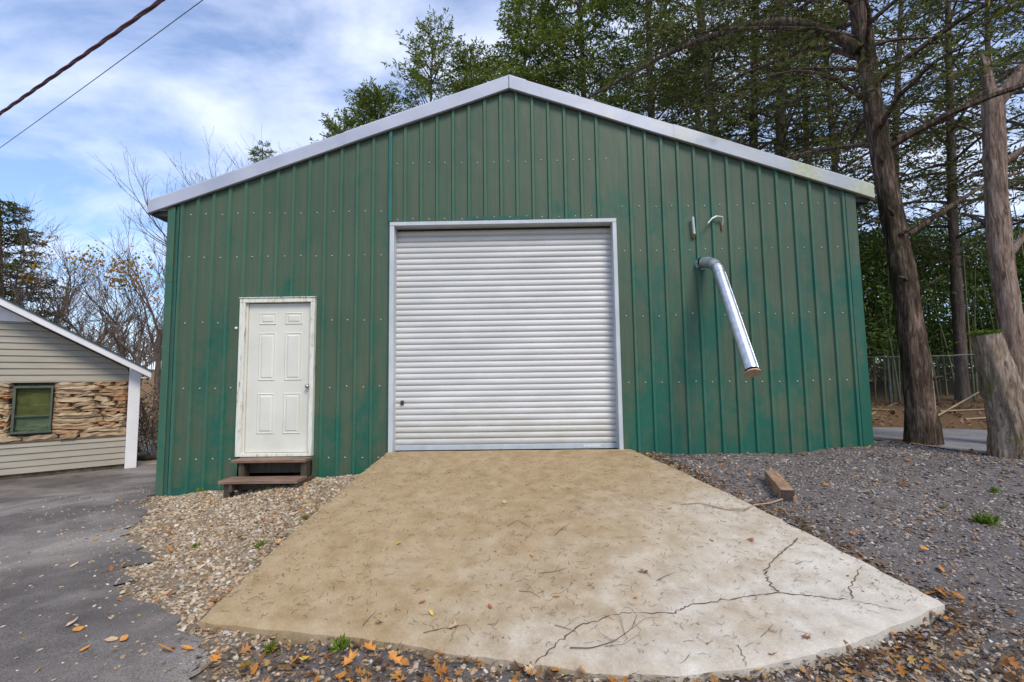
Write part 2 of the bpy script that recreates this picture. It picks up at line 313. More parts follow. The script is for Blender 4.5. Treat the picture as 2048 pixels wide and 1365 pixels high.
def m_bark(name, c0, c1, c2, moss, mossc=(0.055,0.075,0.015)):
    m, t, b, N, L = mat(name); v = vecmap(N, L, (24,24,3.2)); n = noise(N, L, v, 1.0, 8, 0.72, 0.8); c = ramp(N, n, L, [(0.36, c0), (0.5, c1), (0.64, c2)])
    n2 = noise(N, L, vecmap(N, L, (3.2,3.2,1.6)), 1.0, 6, 0.65); c = mixc(N, L, ramp(N, n2, L, [(moss, (0,0,0)), (moss+0.14, (0.9,0.9,0.9))]), c, mossc)
    L(c, b.inputs['Base Color']); b.inputs['Roughness'].default_value = 0.95; b.inputs['Specular IOR Level'].default_value = 0.15; bump(N, L, b, n, 1.0, 0.05); return m
M['bark_dark'] = m_bark('cedar_bark', (0.025,0.016,0.012), (0.10,0.068,0.05), (0.27,0.19,0.145), 0.50, (0.028,0.03,0.012))
M['bark_pale'] = m_bark('pale_bark', (0.09,0.055,0.04), (0.28,0.195,0.15), (0.47,0.36,0.29), 0.62)
M['bark_stump'] = m_bark('stump_bark', (0.10,0.068,0.045), (0.30,0.225,0.165), (0.50,0.40,0.315), 0.56, (0.12,0.13,0.03))
M['bark_far'] = m_bark('far_bark', (0.06,0.045,0.038), (0.13,0.095,0.08), (0.20,0.155,0.13), 0.63)
M['bark_moss'] = m_bark('mossy_far_bark', (0.05,0.04,0.028), (0.11,0.085,0.06), (0.17,0.135,0.10), 0.47, (0.07,0.095,0.03))
M['needles_dark'] = m_island('cedar_foliage_dark', [(0, (0.040,0.050,0.013)), (0.4, (0.085,0.11,0.024)), (0.7, (0.125,0.155,0.03)), (0.9, (0.15,0.105,0.05)), (1, (0.20,0.21,0.055))], 0.8, 0.5, extra=1.6)
M['needles_green'] = m_island('cedar_foliage_green', [(0, (0.055,0.08,0.015)), (0.4, (0.135,0.19,0.027)), (0.75, (0.21,0.27,0.038)), (1, (0.27,0.31,0.06))], 0.8, 0.5, extra=1.4)
M['bamboo_leaf'] = m_island('bamboo_leaf', [(0, (0.025,0.045,0.010)), (0.45, (0.065,0.115,0.02)), (0.8, (0.11,0.18,0.03)), (1, (0.19,0.26,0.06))], 0.5, 0.35, extra=1.1)
M['cane'] = m_simple('bamboo_cane', (0.085,0.09,0.04), (0.16,0.15,0.075), 2.5, 0.5)
M['deadcane'] = m_simple('dead_bamboo', (0.24,0.18,0.10), (0.36,0.28,0.17), 4, 0.6)
M['autumn'] = m_island('autumn_foliage', [(0, (0.30,0.10,0.012)), (0.5, (0.46,0.20,0.02)), (0.8, (0.40,0.26,0.03)), (1, (0.20,0.22,0.03))], 0.7, 0.35)
M['brush_leaf'] = m_island('dry_brush_leaf', [(0, (0.18,0.13,0.085)), (0.5, (0.33,0.26,0.18)), (0.8, (0.22,0.21,0.09)), (1, (0.46,0.39,0.30))], 0.8, 0.25)
M['fence'] = m_simple('fence_wire', (0.09,0.10,0.09), (0.17,0.18,0.165), 10, 0.5, 0.5, 0)
M['siding'] = m_simple('tan_vinyl_siding', (0.285,0.25,0.195), (0.345,0.305,0.24), 2.0, 0.5, bumps=0.05, stretch=(1,1,6))
M['wtrim'] = m_simple('white_house_trim', (0.66,0.64,0.64), (0.76,0.74,0.74), 3, 0.5, bumps=0.03)
M['shingle'] = m_simple('dark_shingle', (0.04,0.055,0.05), (0.075,0.09,0.085), 30, 1.0, spec=0.0)
def m_stone():
    m, t, b, N, L = mat('tan_ledge_stone'); oi = N('ShaderNodeObjectInfo'); v = vecmap(N, L, (2.5,2.5,7)); n = noise(N, L, v, 2.2, 7, 0.65, 0.4)
    c = ramp(N, oi.outputs['Random'], L, [(0, (0.30,0.18,0.09)), (0.25, (0.42,0.29,0.17)), (0.6, (0.48,0.36,0.23)), (0.85, (0.36,0.25,0.16)), (0.95, (0.42,0.20,0.08)), (1, (0.20,0.14,0.10))])
    c = mixc(N, L, 0.8, c, ramp(N, n, L, [(0.25, (0.40,0.36,0.34)), (0.5, (1,1,1)), (0.75, (1.25,1.2,1.15))]), 'MULTIPLY')
    L(c, b.inputs['Base Color']); b.inputs['Roughness'].default_value = 0.9; bump(N, L, b, n, 0.8, 0.03); return m
M['stone'] = m_stone()
M['mortar'] = m_simple('dark_mortar', (0.10,0.075,0.05), (0.22,0.165,0.11), 8, 0.95)
M['frame_green'] = m_simple('dull_green_frame', (0.05,0.07,0.05), (0.09,0.11,0.08), 8, 0.5)
M['blind_hi'] = m_simple('olive_blind', (0.14,0.135,0.045), (0.18,0.17,0.06), 2, 0.7)
M['blind_lo'] = m_simple('sage_blind', (0.15,0.185,0.125), (0.19,0.22,0.155), 2, 0.7)
def m_glass():
    m, t, b, N, L = mat('window_glass'); b.inputs['Base Color'].default_value = (0.75, 0.8, 0.72, 1); b.inputs['Roughness'].default_value = 0.03; b.inputs['Transmission Weight'].default_value = 1.0; b.inputs['IOR'].default_value = 1.1; return m
M['glass'] = m_glass()
M['wire'] = m_simple('cable_jacket', (0.07,0.026,0.034), (0.20,0.075,0.09), 12, 0.6)
M['wire2'] = m_simple('thin_wire', (0.10,0.09,0.11), (0.18,0.16,0.19), 12, 0.6)
def m_water():
    m, t, b, N, L = mat('pond_water'); b.inputs['Base Color'].default_value = (0.05,0.06,0.06,1); b.inputs['Roughness'].default_value = 0.06; bump(N, L, b, noise(N, L, vecmap(N, L, (1,2.5,1)), 2, 3), 0.15, 0.05); return m
M['water'] = m_water()

# ------------------------------------------------------------------ terrain
CP = np.array([(-4.96,0,-.57),(-4.0,0,-.50),(-2.8,0,-.34),(-2.0,0,-.30),(-1.95,-1.7,-.40),(-2.05,-3.4,-.545),(-1.2,-3.75,-.585),(-1.2,-4.2,-.61),(0,-4.0,-.615),(0,-4.5,-.64),(1.3,-4.0,-.62),(1.5,-4.5,-.64),(2.2,-3.9,-.60),(2.9,-3.6,-.56),
 (2.15,-1.9,-.31),(1.75,-.8,-.14),(1.6,-.15,-.06),(2.9,0,-.08),(4.75,0,-.01),(3.4,-1.0,-.17),(4.2,-2.2,-.34),(5.6,-.8,-.02),(6.0,-2.2,-.28),(4.2,-3.5,-.50),(6.5,-4,-.5),(0,-6.5,-.72),(4,-7,-.72),(-4,-6.5,-.68),
 (-3.6,-2.1,-.57),(-5,-1.5,-.60),(-6,-3.5,-.63),(-8,-1,-.74),(-7.5,2.5,-.88),(-9,2.4,-.88),(-6,3.5,-.84),(-12,-4,-.8),(-5.2,6,-1.0),(-8,8,-1.25),(-8,14,-2.3),(-14,14,-2.2),(-14,22,-2.8),(-8,22,-2.8),(-8,34,-2.6),(-22,34,-2.4),(-20,60,2.6),(0,60,2.6),(-50,60,3.0),(-40,20,-1.0),
 (0,4,-.3),(0,12,-.3),(5.2,.5,0),(6.3,1.0,.0),(7,2.2,.03),(9,0,.0),(12,-2,-.1),(9,5.5,.18),(6.2,6,.15),(12,8,.3),(8,14,.7),(16,12,.7),(20,30,2),(30,0,.5),(0,-30,-.9),(-30,-20,-1),(30,-30,-.5),(0,200,3),(200,0,1),(-200,0,0),(-200,200,3),(200,200,3),(0,-200,-1)], float)
def H0(x, y):
    x = np.asarray(x, float); y = np.asarray(y, float); sh = x.shape; x = x.ravel(); y = y.ravel(); out = np.empty(len(x))
    for a in range(0, len(x), 40000):
        d2 = (x[a:a+40000, None]-CP[None, :, 0])**2+(y[a:a+40000, None]-CP[None, :, 1])**2
        w = 1/(d2+0.12)**1.9; out[a:a+40000] = (w*CP[:, 2]).sum(1)/w.sum(1)
    return out.reshape(sh)
# ramp outline: top edge at the sill, curved toe
toe_px = [(398,1240),(490,1252),(605,1262),(723,1275),(880,1300),(1033,1322),(1200,1346),(1350,1348),(1490,1336),(1610,1308),(1717,1278),(1800,1246),(1889,1206)]
toe_z = [-.50,-.52,-.54,-.56,-.575,-.58,-.585,-.585,-.58,-.565,-.545,-.525,-.50]
TOE = np.array([atZ(*p, z) for p, z in zip(toe_px, toe_z)])
TS = np.linspace(0, 1, len(TOE))
RA, RB = np.array([-1.80,-.02,-.004]), np.array([1.52,-.02,-.004])
def ramp_pt(s, t):
    s = np.asarray(s, float); t = np.asarray(t, float)
    B = np.stack([np.interp(s, TS, TOE[:, k]) for k in range(3)], -1); A = RA+(RB-RA)*s[..., None]
    P = A*(1-t[..., None])+B*t[..., None]
    P[..., 2] += 0.035*np.sin(math.pi*np.clip(t, 0, 1))*1.0
    return P
_s, _t = np.meshgrid(np.linspace(0, 1, 221), np.linspace(0, 1, 221)); RG = ramp_pt(_s, _t).reshape(-1, 3); RGP = project(RG)
def on_ramp(px, py):
    return RG[np.argmin(((RGP-np.array([px, py]))**2).sum(1))].copy()
poly = np.vstack([RA[:2], RB[:2], TOE[::-1, :2]])
def in_poly(x, y, poly):
    x = np.asarray(x); y = np.asarray(y); ins = np.zeros(x.shape, bool); n = len(poly); j = n-1
    for i in range(n):
        xi, yi = poly[i]; xj, yj = poly[j]
        c = ((yi > y) != (yj > y)) & (x < (xj-xi)*(y-yi)/((yj-yi) if yj != yi else 1e-12)+xi); ins ^= c; j = i
    return ins
def poly_dist(x, y, poly):
    x = np.asarray(x, float); y = np.asarray(y, float); d = np.full(x.shape, 1e9)
    for i in range(len(poly)):
        a = poly[i]; b = poly[(i+1) % len(poly)]; ab = b-a; L2 = ab@ab
        t = np.clip(((x-a[0])*ab[0]+(y-a[1])*ab[1])/L2, 0, 1); d = np.minimum(d, np.hypot(x-a[0]-t*ab[0], y-a[1]-t*ab[1]))
    return d
def H(x, y):
    z = H0(x, y); ins = in_poly(x, y, poly); d = poly_dist(x, y, poly)
    return np.where(ins, z-np.clip((d-0.0)/0.25, 0, 1)*0.30-0.03, z)
def onG(px, py, it=30):
    d = ray(px, py); s = (-.5-CAM[2])/d[2]
    for _ in range(it):
        P = CAM+d*s; s = 0.5*s+0.5*(float(H0(np.array(P[0]), np.array(P[1])))-CAM[2])/d[2]
    return CAM+d*s
def axis(lo, hi, step, far, g=1.16):
    c = list(np.arange(lo, hi+1e-6, step)); s = step
    while c[-1] < far: s *= g; c.append(c[-1]+s)
    s = step
    while c[0] > -far: s *= g; c.insert(0, c[0]-s)
    return np.array(c)
GX = axis(-6.0, 7.5, 0.07, 700); GY = axis(-4.8, 2.5, 0.07, 700)
X, Y = np.meshgrid(GX, GY); Z = H(X, Y)
g = np.random.default_rng(3); Z = Z+np.where((np.abs(X) < 9) & (np.abs(Y) < 9), g.normal(size=Z.shape)*0.004, 0)
# asphalt edge: x of the driveway's right border for each y
AB = np.array([(-9,1.5),(-6,-.2),(-4.6,-1.0),(-4.0,-1.5),(-3.7,-1.95),(-3.0,-2.75),(-2.1,-3.55),(-1.2,-4.3),(-.4,-4.85),(0.05,-5.02),(4.3,-5.05)])
def bx_(y): return np.interp(y, AB[:, 0], AB[:, 1])
# zones of ground colour
def vnoise(x, y, s, seed):
    q = np.random.default_rng(seed); t = q.random((64, 64)); u = np.asarray(x)/s; v = np.asarray(y)/s
    i = np.floor(u).astype(int); j = np.floor(v).astype(int); fu = u-i; fv = v-j; fu = fu*fu*(3-2*fu); fv = fv*fv*(3-2*fv)
    T = lambda a, b: t[a % 64, b % 64]
    return (T(i, j)*(1-fu)+T(i+1, j)*fu)*(1-fv)+(T(i, j+1)*(1-fu)+T(i+1, j+1)*fu)*fv
c_dark = np.array([.15,.134,.13]); c_peb = np.array([.25,.20,.145]); c_lit = np.array([.10,.065,.04]); c_bank = np.array([.15,.095,.055]); c_grass = np.array([.16,.12,.065]); c_sand = np.array([.42,.34,.25])
nz = vnoise(X, Y, .5, 1)-.5
def sm(a, b, x): t = np.clip((x-a)/(b-a), 0, 1); return t*t*(3-2*t)
col = np.empty(X.shape+(3,)); col[:] = c_dark
def blend(mask, c):
    global col
    col = col*(1-mask[..., None])+c*mask[..., None]
blend(sm(-1.2, -1.6, X+nz*.3)*sm(3, 1, np.abs(Y+1.8)), c_peb)
blend(sm(-3.75, -4.15, Y+nz*.4+np.abs(X)*.06)*sm(-4.9, -4.2, X*0-4.0), c_lit)
blend(sm(.35, .05, poly_dist(X, Y, poly)+nz*.25)*sm(1.2, 1.8, X), c_lit)
blend(sm(1.6, 2.2, Y+nz+ (X-6)*.45)*sm(4.5, 5.0, X), c_bank)
blend(sm(4.0, 4.6, Y+nz)*sm(-4.5, -5.0, X), c_sand)
blend(sm(6.5, 8.5, Y+nz*3)*sm(4.8, 3.8, X), c_grass)
blend(sm(20, 35, Y)*sm(5, 12, Y), c_bank*1.2)
mb = MB(); ny, nx = X.shape; ii = (np.arange(ny-1)[:, None]*nx+np.arange(nx-1)[None, :]).ravel()
mb.add(np.stack([X, Y, Z], -1).reshape(-1, 3), np.stack([ii, ii+1, ii+nx+1, ii+nx], -1))
gnd = single('ground', mb, M['ground'], (0,0,0), kind='structure', smooth=True)
at_ = gnd.data.color_attributes.new('zone', 'FLOAT_COLOR', 'POINT'); at_.data.foreach_set('color', np.concatenate([col.reshape(-1, 3), np.ones((col.shape[0]*col.shape[1], 1))], 1).ravel().astype(np.float32))
def sheet(name, xs_fn, ys, n, lift, material):
    mb = MB(); U = np.linspace(0, 1, n)**1.0; P = []
    for y in ys:
        a, b = xs_fn(y); x = a+(b-a)*U; P.append(np.stack([x, np.full(n, y), H(x, np.full(n, y))+lift], -1))
    P = np.array(P); k = (np.arange(len(ys)-1)[:, None]*n+np.arange(n-1)[None, :]).ravel(); mb.add(P.reshape(-1, 3), np.stack([k, k+1, k+n+1, k+n], -1))
    return single(name, mb, material, (0,0,0), kind='structure', smooth=True)
sheet('asphalt_driveway', lambda y: (-16.0, float(bx_(y))+0.06*math.sin(y*5)+.05*math.sin(y*13)+.05*math.sin(y*31+1)+float(vnoise(y, 0, .2, 12)-.5)*.3), np.arange(-9, 4.35, 0.08), 150, 0.016, M['asphalt'])
LN = np.array([(4.9,1.3),(5.15,.5),(5.4,.0),(5.6,-.85),(6.3,-1.1),(9,-1.3),(18,-2.0)]); LF = np.array([(4.9,2.6),(6.3,1.95),(7.7,1.3),(12,.3),(18,-.2)])
mb = MB(); xs = np.arange(4.9, 18, .1); V_ = np.linspace(0, 1, 16); P = []
for x in xs:
    y0 = np.interp(x, LN[:, 0], LN[:, 1]); y1 = np.interp(x, LF[:, 0], LF[:, 1]); yy = y0+(y1-y0)*V_; P.append(np.stack([np.full(16, x), yy, H(np.full(16, x), yy)+.014], -1))
k = (np.arange(len(xs)-1)[:, None]*16+np.arange(15)[None, :]).ravel(); mb.add(np.array(P).reshape(-1, 3), np.stack([k, k+16, k+17, k+1], -1)); single('asphalt_lane', mb, M['lane'], (0,0,0), kind='structure', smooth=True)
mb = MB(); mb.add([(-60,9,-1.9),(3,9,-1.9),(3,46,-1.9),(-60,46,-1.9)], [(0,1,2,3)]); single('pond_water', mb, M['water'], (0,0,0), kind='structure')
mb = MB(); P = np.array([(x, 4.42, float(H(np.array(x), np.array(4.42)))) for x in np.arange(-7.6, -4.99, .2)])
for a, b in zip(P[:-1], P[1:]):
    mb.add([a+(0,0,-.05), b+(0,0,-.05), b+(0,.14,-.05), a+(0,.14,-.05), a+(0,0,.05), b+(0,0,.05), b+(0,.14,.05), a+(0,.14,.05)], [(0,1,5,4),(4,5,6,7),(2,3,7,6)])
single('kerb', mb, M['wtrim'], (0,0,0), kind='structure')

# concrete ramp
mb = MB(); ns, ntt = 90, 80; s_, t_ = np.meshgrid(np.linspace(0, 1, ns), np.linspace(0, 1, ntt)); P = ramp_pt(s_, t_)
P[..., 2] += (vnoise(P[..., 0], P[..., 1], .35, 5)-.5)*.006
edge = np.minimum(np.minimum(s_, 1-s_)*3.3, (1-t_)*3.2); P[..., 2] -= np.where(t_ < .999, np.clip(.02-edge, 0, .02)*.5, .01)
sd_ = (s_ < .001) | (s_ > .999); P[..., 0] += np.where(sd_, (vnoise(P[..., 0], P[..., 1], .06, 16)-.5)*.035, 0); w = (t_ > .985); P[..., 1] += np.where(w, (vnoise(P[..., 0]*1.0, P[..., 1], .07, 6)-.5)*.03, 0)
k = (np.arange(ntt-1)[:, None]*ns+np.arange(ns-1)[None, :]).ravel(); mb.add(P.reshape(-1, 3), np.stack([k, k+ns, k+ns+1, k+1], -1))
rim = np.concatenate([P[:, 0], P[-1, 1:], P[::-1, -1][1:]]); low = rim.copy(); low[:, 2] -= .32; out_ = rim.copy()
nr = len(rim); k = np.arange(nr-1); mb.add(np.vstack([rim, low]), np.stack([k, k+nr, k+nr+1, k+1], -1))
rampo = single('concrete_ramp', mb, M['concrete'], (0,0,0), kind='structure', smooth=False)
rampo.data.polygons.foreach_set('use_smooth', np.array([p.normal.z > .6 for p in rampo.data.polygons]))
def ribbon(pts, wd, lift=.004, jit=.3, sub=9):
    pts = np.array(pts, float); q = []
    gg = np.random.default_rng(int(abs(pts.sum()*1000)) % 9999)
    for a, b in zip(pts[:-1], pts[1:]): q += [a+(b-a)*u for u in np.linspace(0, 1, sub, endpoint=False)]
    q.append(pts[-1]); q = np.array(q); q[1:-1] += gg.normal(size=(len(q)-2, 3))*np.array([.007,.007,0])*jit/.3; q[:, 2] += lift
    T = np.gradient(q, axis=0); Sd = unit(np.cross(T, (0,0,1))); ww = (wd*(.55+.9*gg.random(len(q))))[:, None]; ww[-1] *= .2; ww[0] *= .5
    n = len(q); V = np.vstack([q-Sd*ww, q+Sd*ww]); k = np.arange(n-1); return V, np.stack([k, k+1, k+n+1, k+n], -1)
M['crackdark'] = m_simple('crack_dirt', (0.06,0.042,0.026), (0.14,0.10,0.065), 30, 1.0)
for cpx, wd in (([(1072,1338),(1110,1290),(1160,1255),(1245,1230),(1352,1228),(1372,1212),(1480,1195),(1550,1186),(1612,1192),(1700,1200)], .0036), ([(1596,1076),(1560,1108),(1530,1140),(1536,1165),(1556,1186)], .0045), ([(1722,1136),(1706,1170),(1702,1200)], .0028), ([(1700,1200),(1760,1215),(1810,1226)], .002), ([(1478,1290),(1495,1340)], .0025)):
    V, F = ribbon([on_ramp(*p) for p in cpx], wd); part('crack', MB().add(V, F), M['crackdark'], rampo)

# ------------------------------------------------------------------ green metal building
XL, XR = -4.957, 4.750; SL = 0.340; XA = -0.076; ZA = 5.14   # wall outline under the trim
def roofz(x): return ZA-abs(x-XA)*SL
bld = empty('metal_building', (XA, 0, 0), 'large green ribbed metal workshop building with gable front', 'building')
RX0 = atY(397, 433)[0]; PITCHX = 0.2286
ED = dict(x0=-3.872, x1=-2.822, z1=2.132)          # entry door casing outline
GD = dict(x0=-1.787, x1=1.404, z1=3.19)            # shutter frame outline
ribs = [RX0+k*PITCHX for k in range(-3, 60) if XL+.09 < RX0+k*PITCHX < XR-.07]
def profile(x0, x1):
    pts = [(x0, 0.0)]
    for r in ribs:
        if r-.034 > x0+.001 and r+.034 < x1-.001: pts += [(r-.030, 0), (r-.017, -.026), (r+.017, -.026), (r+.030, 0)]
    pts.append((x1, 0.0)); return pts
def wall_sheet(x0, x1, zbot, rightover=False):
    pts = profile(x0, x1); mb = MB()
    for k in (-1, 1):   # cut at the ridge
        pass
    q = []
    for (a, ya), (b, yb) in zip(pts[:-1], pts[1:]):
        cuts = sorted(c for c in (ED['x0']+.02, ED['x1']-.02, XA) if a < c < b); xs = [a]+cuts+[b]
        for u, v in zip(xs[:-1], xs[1:]): q.append((u, ya+(yb-ya)*(u-a)/(b-a), v, ya+(yb-ya)*(v-a)/(b-a), abs(ya)+abs(yb) > 0))
    for u, yu, v, yv, rib in q:
        zb = zbot; mid = (u+v)/2
        if ED['x0']+.01 < mid < ED['x1']-.01: zb = ED['z1']-.02
        nseg = 6
        zs0 = np.linspace(zb, roofz(u), nseg); zs1 = np.linspace(zb, roofz(v), nseg)
        for i in range(nseg-1): mb.add([(u, yu, zs0[i]), (v, yv, zs1[i]), (v, yv, zs1[i+1]), (u, yu, zs0[i+1])], [(0,1,2,3)], 1 if rib else 0)
    return mb
half = PITCHX/2
def cutpoints(a, b):
    c = [a]; k = 0
    for i, r in enumerate(ribs):
        if i % 4 == 2 and a+.3 < r+half < b-.3: c.append(r+half)
    return c+[b]
for a, b, zb in ((XL+.045, GD['x0']+.01, -.75), (GD['x0']+.01, GD['x1']-.01, GD['z1']-.02), (GD['x1']-.01, XR-.02, -.35)):
    cs = cutpoints(a, b)
    for u, v in zip(cs[:-1], cs[1:]): part('wall_panel', wall_sheet(u, v, zb), [M['green'], M['green_rib']], bld)
# corner trims
for x0, x1, zb, seam in ((XL-.012, XL+.15, -.72, 2.9-.95+.0), (XR-.13, XR+.012, -.25, None)):
    if seam is not None:
        zt = roofz(x0+.05)-.01; sx_ = atY(340, 563)[2]
        for z0, z1, pr in ((zb, sx_, 0.0), (sx_-.02, zt, .004)):
            mb = MB(); mb.box(x0-pr, x1-.06, -.026-pr, .16, z0, z1); part('corner_trim', mb, M['green_rib'], bld, bevel=.006)
            mb = MB(); mb.box(x1-.03, x1-.003, -.018-pr, -.002, z0, z1); part('trim_lip', mb, M['teal'], bld)
    else:
        zt = roofz(x1-.05)-.01; mb = MB(); mb.box(x0, x1, -.028, .16, zb, zt); part('corner_trim', mb, M['green'], bld, bevel=.005)
mb = MB(); mb.box(XL+.10, -3.89, -.012, -.002, -.70, -.46); part('base_trim', mb, M['teal'], bld)
mb = MB(); mb.box(-1.808, -1.762, -.042, -.004, 3.195, roofz(-1.78)-.02); part('sheet_end_trim', mb, M['teal_bright'], bld, bevel=.006)
mb = MB(); mb.box(-1.803, -1.793, -.03, -.001, -.2, 3.19); part('door_edge_trim', mb, M['teal'], bld)
z_ = 3.205; mb = MB(); mb.box(-.70, .20, -.030, -.024, z_, z_+.045); part('patch_flashing', mb, M['teal'], bld)
# side and back walls, roof
BD = 12.0
for sgn, x in ((-1, XL), (1, XR)):
    for k in range(13):
        y0 = .02+k*.9144; y1 = min(y0+.9144, BD)
        mb = MB(); zt = roofz(x)-.03; e = x+sgn*.022
        for q in range(4):
            a = y0+(y1-y0)*q/4; b = y0+(y1-y0)*(q+1)/4; r = (a+b)/2; pr = [(a, x), (r-.034, x), (r-.018, e), (r+.018, e), (r+.034, x), (b, x)]
            for (ya, xa), (yb, xb) in zip(pr[:-1], pr[1:]): mb.add([(xa, ya, -1.4), (xb, yb, -1.4), (xb, yb, zt), (xa, ya, zt)], [(0,1,2,3)])
        part('side_panel', mb, M['green'], bld)
mb = MB(); mb.add([(XL, BD, -1.4), (XR, BD, -1.4), (XR, BD, roofz(XR)), (XA, BD, ZA), (XL, BD, roofz(XL))], [(0,1,2,3,4)]); part('back_wall', mb, M['green'], bld)
RE_L, RE_R = XL-.27, XR+.24
for x0, x1 in ((RE_L, XA), (XA, RE_R)):
    for k in range(13):
        y0 = -.02+k*.93; y1 = y0+.93; mb = MB(); za = roofz(x0)+.14; zb = roofz(x1)+.14
        pr = [(y0, 0), (y0+.43, 0), (y0+.445, .022), (y0+.485, .022), (y0+.50, 0), (y1, 0)]
        for (ya, ha), (yb, hb) in zip(pr[:-1], pr[1:]): mb.add([(x0, ya, za+ha), (x1, ya, zb+ha), (x1, yb, zb+hb), (x0, yb, za+hb)], [(0,1,2,3)])
        mb.add([(x0, y0, za-.03), (x1, y0, zb-.03), (x1, y1, zb-.03), (x0, y1, za-.03)], [(0,3,2,1)])
        part('roof_panel', mb, M['galv'], bld)
# rake trim: pale folded strips along both slopes, cut square at the eaves, ridge piece lapped over
def rake(xa, xb, proud, wob=0):
    n = 24; xs = np.linspace(xa, xb, n); mb = MB(); V = []
    for x in xs:
        zt = roofz(x)+.185; zb = roofz(x)-.012+.004*math.sin(x*2.1)*wob; yo = -.075-proud-.003*math.sin(x*3)*wob
        V += [(x, .05, zt+.006+proud), (x, yo+.012, zt+proud), (x, yo, zt-.02), (x, yo, zb), (x, yo+.018, zb-.008), (x, -.002, zb+.01)]
    k = np.arange(n-1)*6; F = np.concatenate([np.stack([k+j, k+j+1, k+j+7, k+j+6], -1) for j in range(5)])
    return mb.add(V, F)
def eavecap(x, sgn):
    mb = MB(); z = roofz(x); return mb.add([(x, -.075, z-.035), (x, .05, z-.02), (x, .05, z+.19), (x, -.07, z+.185)], [(0,1,2,3)])
for nm, a, b, pr in (('rake_trim', RE_L, -2.4, 0), ('rake_trim', -2.45, XA, .004), ('rake_trim', .12, 2.3, 0.0), ('rake_trim', 2.25, RE_R, .004)):
    o = part(nm, rake(a, b, pr, 1), M['rake'], bld)
for x in (RE_L, RE_R): part('rake_end_cap', eavecap(x, 0), M['rake'], bld)
part('ridge_trim', rake(XA+.001, .17, .006, 0), M['rake'], bld)
mb = MB(); V = [(XA-.004, -.084, roofz(XA)-.03), (XA+.004, -.084, roofz(XA)-.03), (XA+.004, -.084, roofz(XA)+.17), (XA-.004, -.084, roofz(XA)+.17)]; mb.add(V, [(0,1,2,3)]); part('ridge_seam', mb, M['darksteel'], bld)
# eave gutters / dark undersides seen at the ends
for x0, x1 in ((RE_L+.02, XL-.03), (XR+.03, RE_R-.02)):
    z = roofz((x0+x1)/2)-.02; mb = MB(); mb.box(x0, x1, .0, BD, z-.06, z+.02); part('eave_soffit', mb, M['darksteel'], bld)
# screws: rows of hex heads with washers
rows = [(atY(381, 429.6)[2], True), (atY(376.6, 516.5)[2], True), (atY(370.5, 645.8)[2], True), (atY(427, 777)[2], True), (atY(422, 919)[2], True), (atY(1000, 324)[2], 'gable'), (3.245, 'head')]
mb = MB(); a6 = np.arange(6)*math.pi/3
def screw(x, z, y=0.0):
    r1, r2 = .0085, .0055
    ring = lambda r, yy: np.stack([x+r*np.cos(a6), np.full(6, yy), z+r*np.sin(a6)], -1)
    V = np.vstack([ring(r1, y-.001), ring(r1*.9, y-.005), ring(r2, y-.0055), ring(r2, y-.013)]); q = np.arange(6)
    F = np.concatenate([np.stack([6*l+q, 6*l+(q+1) % 6, 6*l+6+(q+1) % 6, 6*l+6+q], -1) for l in range(3)]); mb.add(V, F); mb.add(V[18:], [(0,1,2,3,4,5)])
gs = np.random.default_rng(11)
for z, kind in rows:
    for r in [ribs[0]-PITCHX]+ribs:
        x = r+half+gs.normal()*.006; zz = z+gs.normal()*.006
        if not (XL+.12 < x < XR-.02): continue
        if zz > roofz(x)-.12 or zz < float(H(np.array(x), np.array(-.02)))+.06: continue
        if kind == 'gable' and not (GD['x0'] < x < 1.35): continue
        if kind == 'head' and not (GD['x0'] < x < GD['x1']): continue
        if GD['x0']-.03 < x < GD['x1']+.03 and zz < GD['z1']+.02: continue
        if kind is True and GD['x0'] < x < GD['x1'] and zz > GD['z1']: continue
        if ED['x0']-.03 < x < ED['x1']+.03 and zz < ED['z1']+.02: continue
        if gs.random() < .03: continue
        screw(x, zz, -.030 if (kind == 'head' and -.7 < x < .2) else 0.0)
part('screws', mb, M['screw'], bld, kind='stuff')
# a few scuffs of paint on the upper right
# ---- shutter
frame = MB(); f = part('shutter_jamb', MB().box(GD['x0'], GD['x0']+.062, -.045, .14, -.045, GD['z1']-.055), M['jamb'], bld, bevel=.004)
part('shutter_jamb', MB().box(GD['x1']-.055, GD['x1'], -.045, .14, -.02, GD['z1']-.055), M['jamb'], bld, bevel=.004)
part('shutter_head', MB().box(GD['x0'], GD['x1'], -.048, .14, GD['z1']-.052, GD['z1']), M['jamb'], bld, bevel=.004)
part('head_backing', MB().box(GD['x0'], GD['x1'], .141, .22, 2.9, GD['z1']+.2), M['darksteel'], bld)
sh = bpy.data.objects.new('roll_up_door', None); COL.objects.link(sh); sh.parent = bld; OFF[sh] = OFF[bld]; sh.empty_display_size = .2
pitch = .0824; nsl = 37; yb = .125
prof = [(0, .014), (.005, .003), (.014, -.004), (.028, -.008), (.042, -.009), (.056, -.007), (.068, -.002), (.077, .006), (.0824, .014)]
mb = MB(); n = len(prof); x0, x1 = GD['x0']+.03, GD['x1']-.03; nxs = 9; xs = np.linspace(x0, x1, nxs)
V = np.array([[(x, yb+y, z) for x in xs] for z, y in prof]).reshape(-1, 3); k = (np.arange(n-1)[:, None]*nxs+np.arange(nxs-1)[None, :]).ravel(); mb.add(V, np.stack([k, k+1, k+nxs+1, k+nxs], -1))
sme = make_mesh('slat', mb, M['curtain'], OFF[bld], True)
for i in range(nsl):
    o = bpy.data.objects.new('slat', sme); COL.objects.link(o); o.parent = sh; o.location = (0, gs.normal()*.0007, .062+i*pitch)
part('bottom_bar', MB().box(x0, x1, yb-.022, yb+.02, -.01, .06), M['jamb'], sh, bevel=.004)
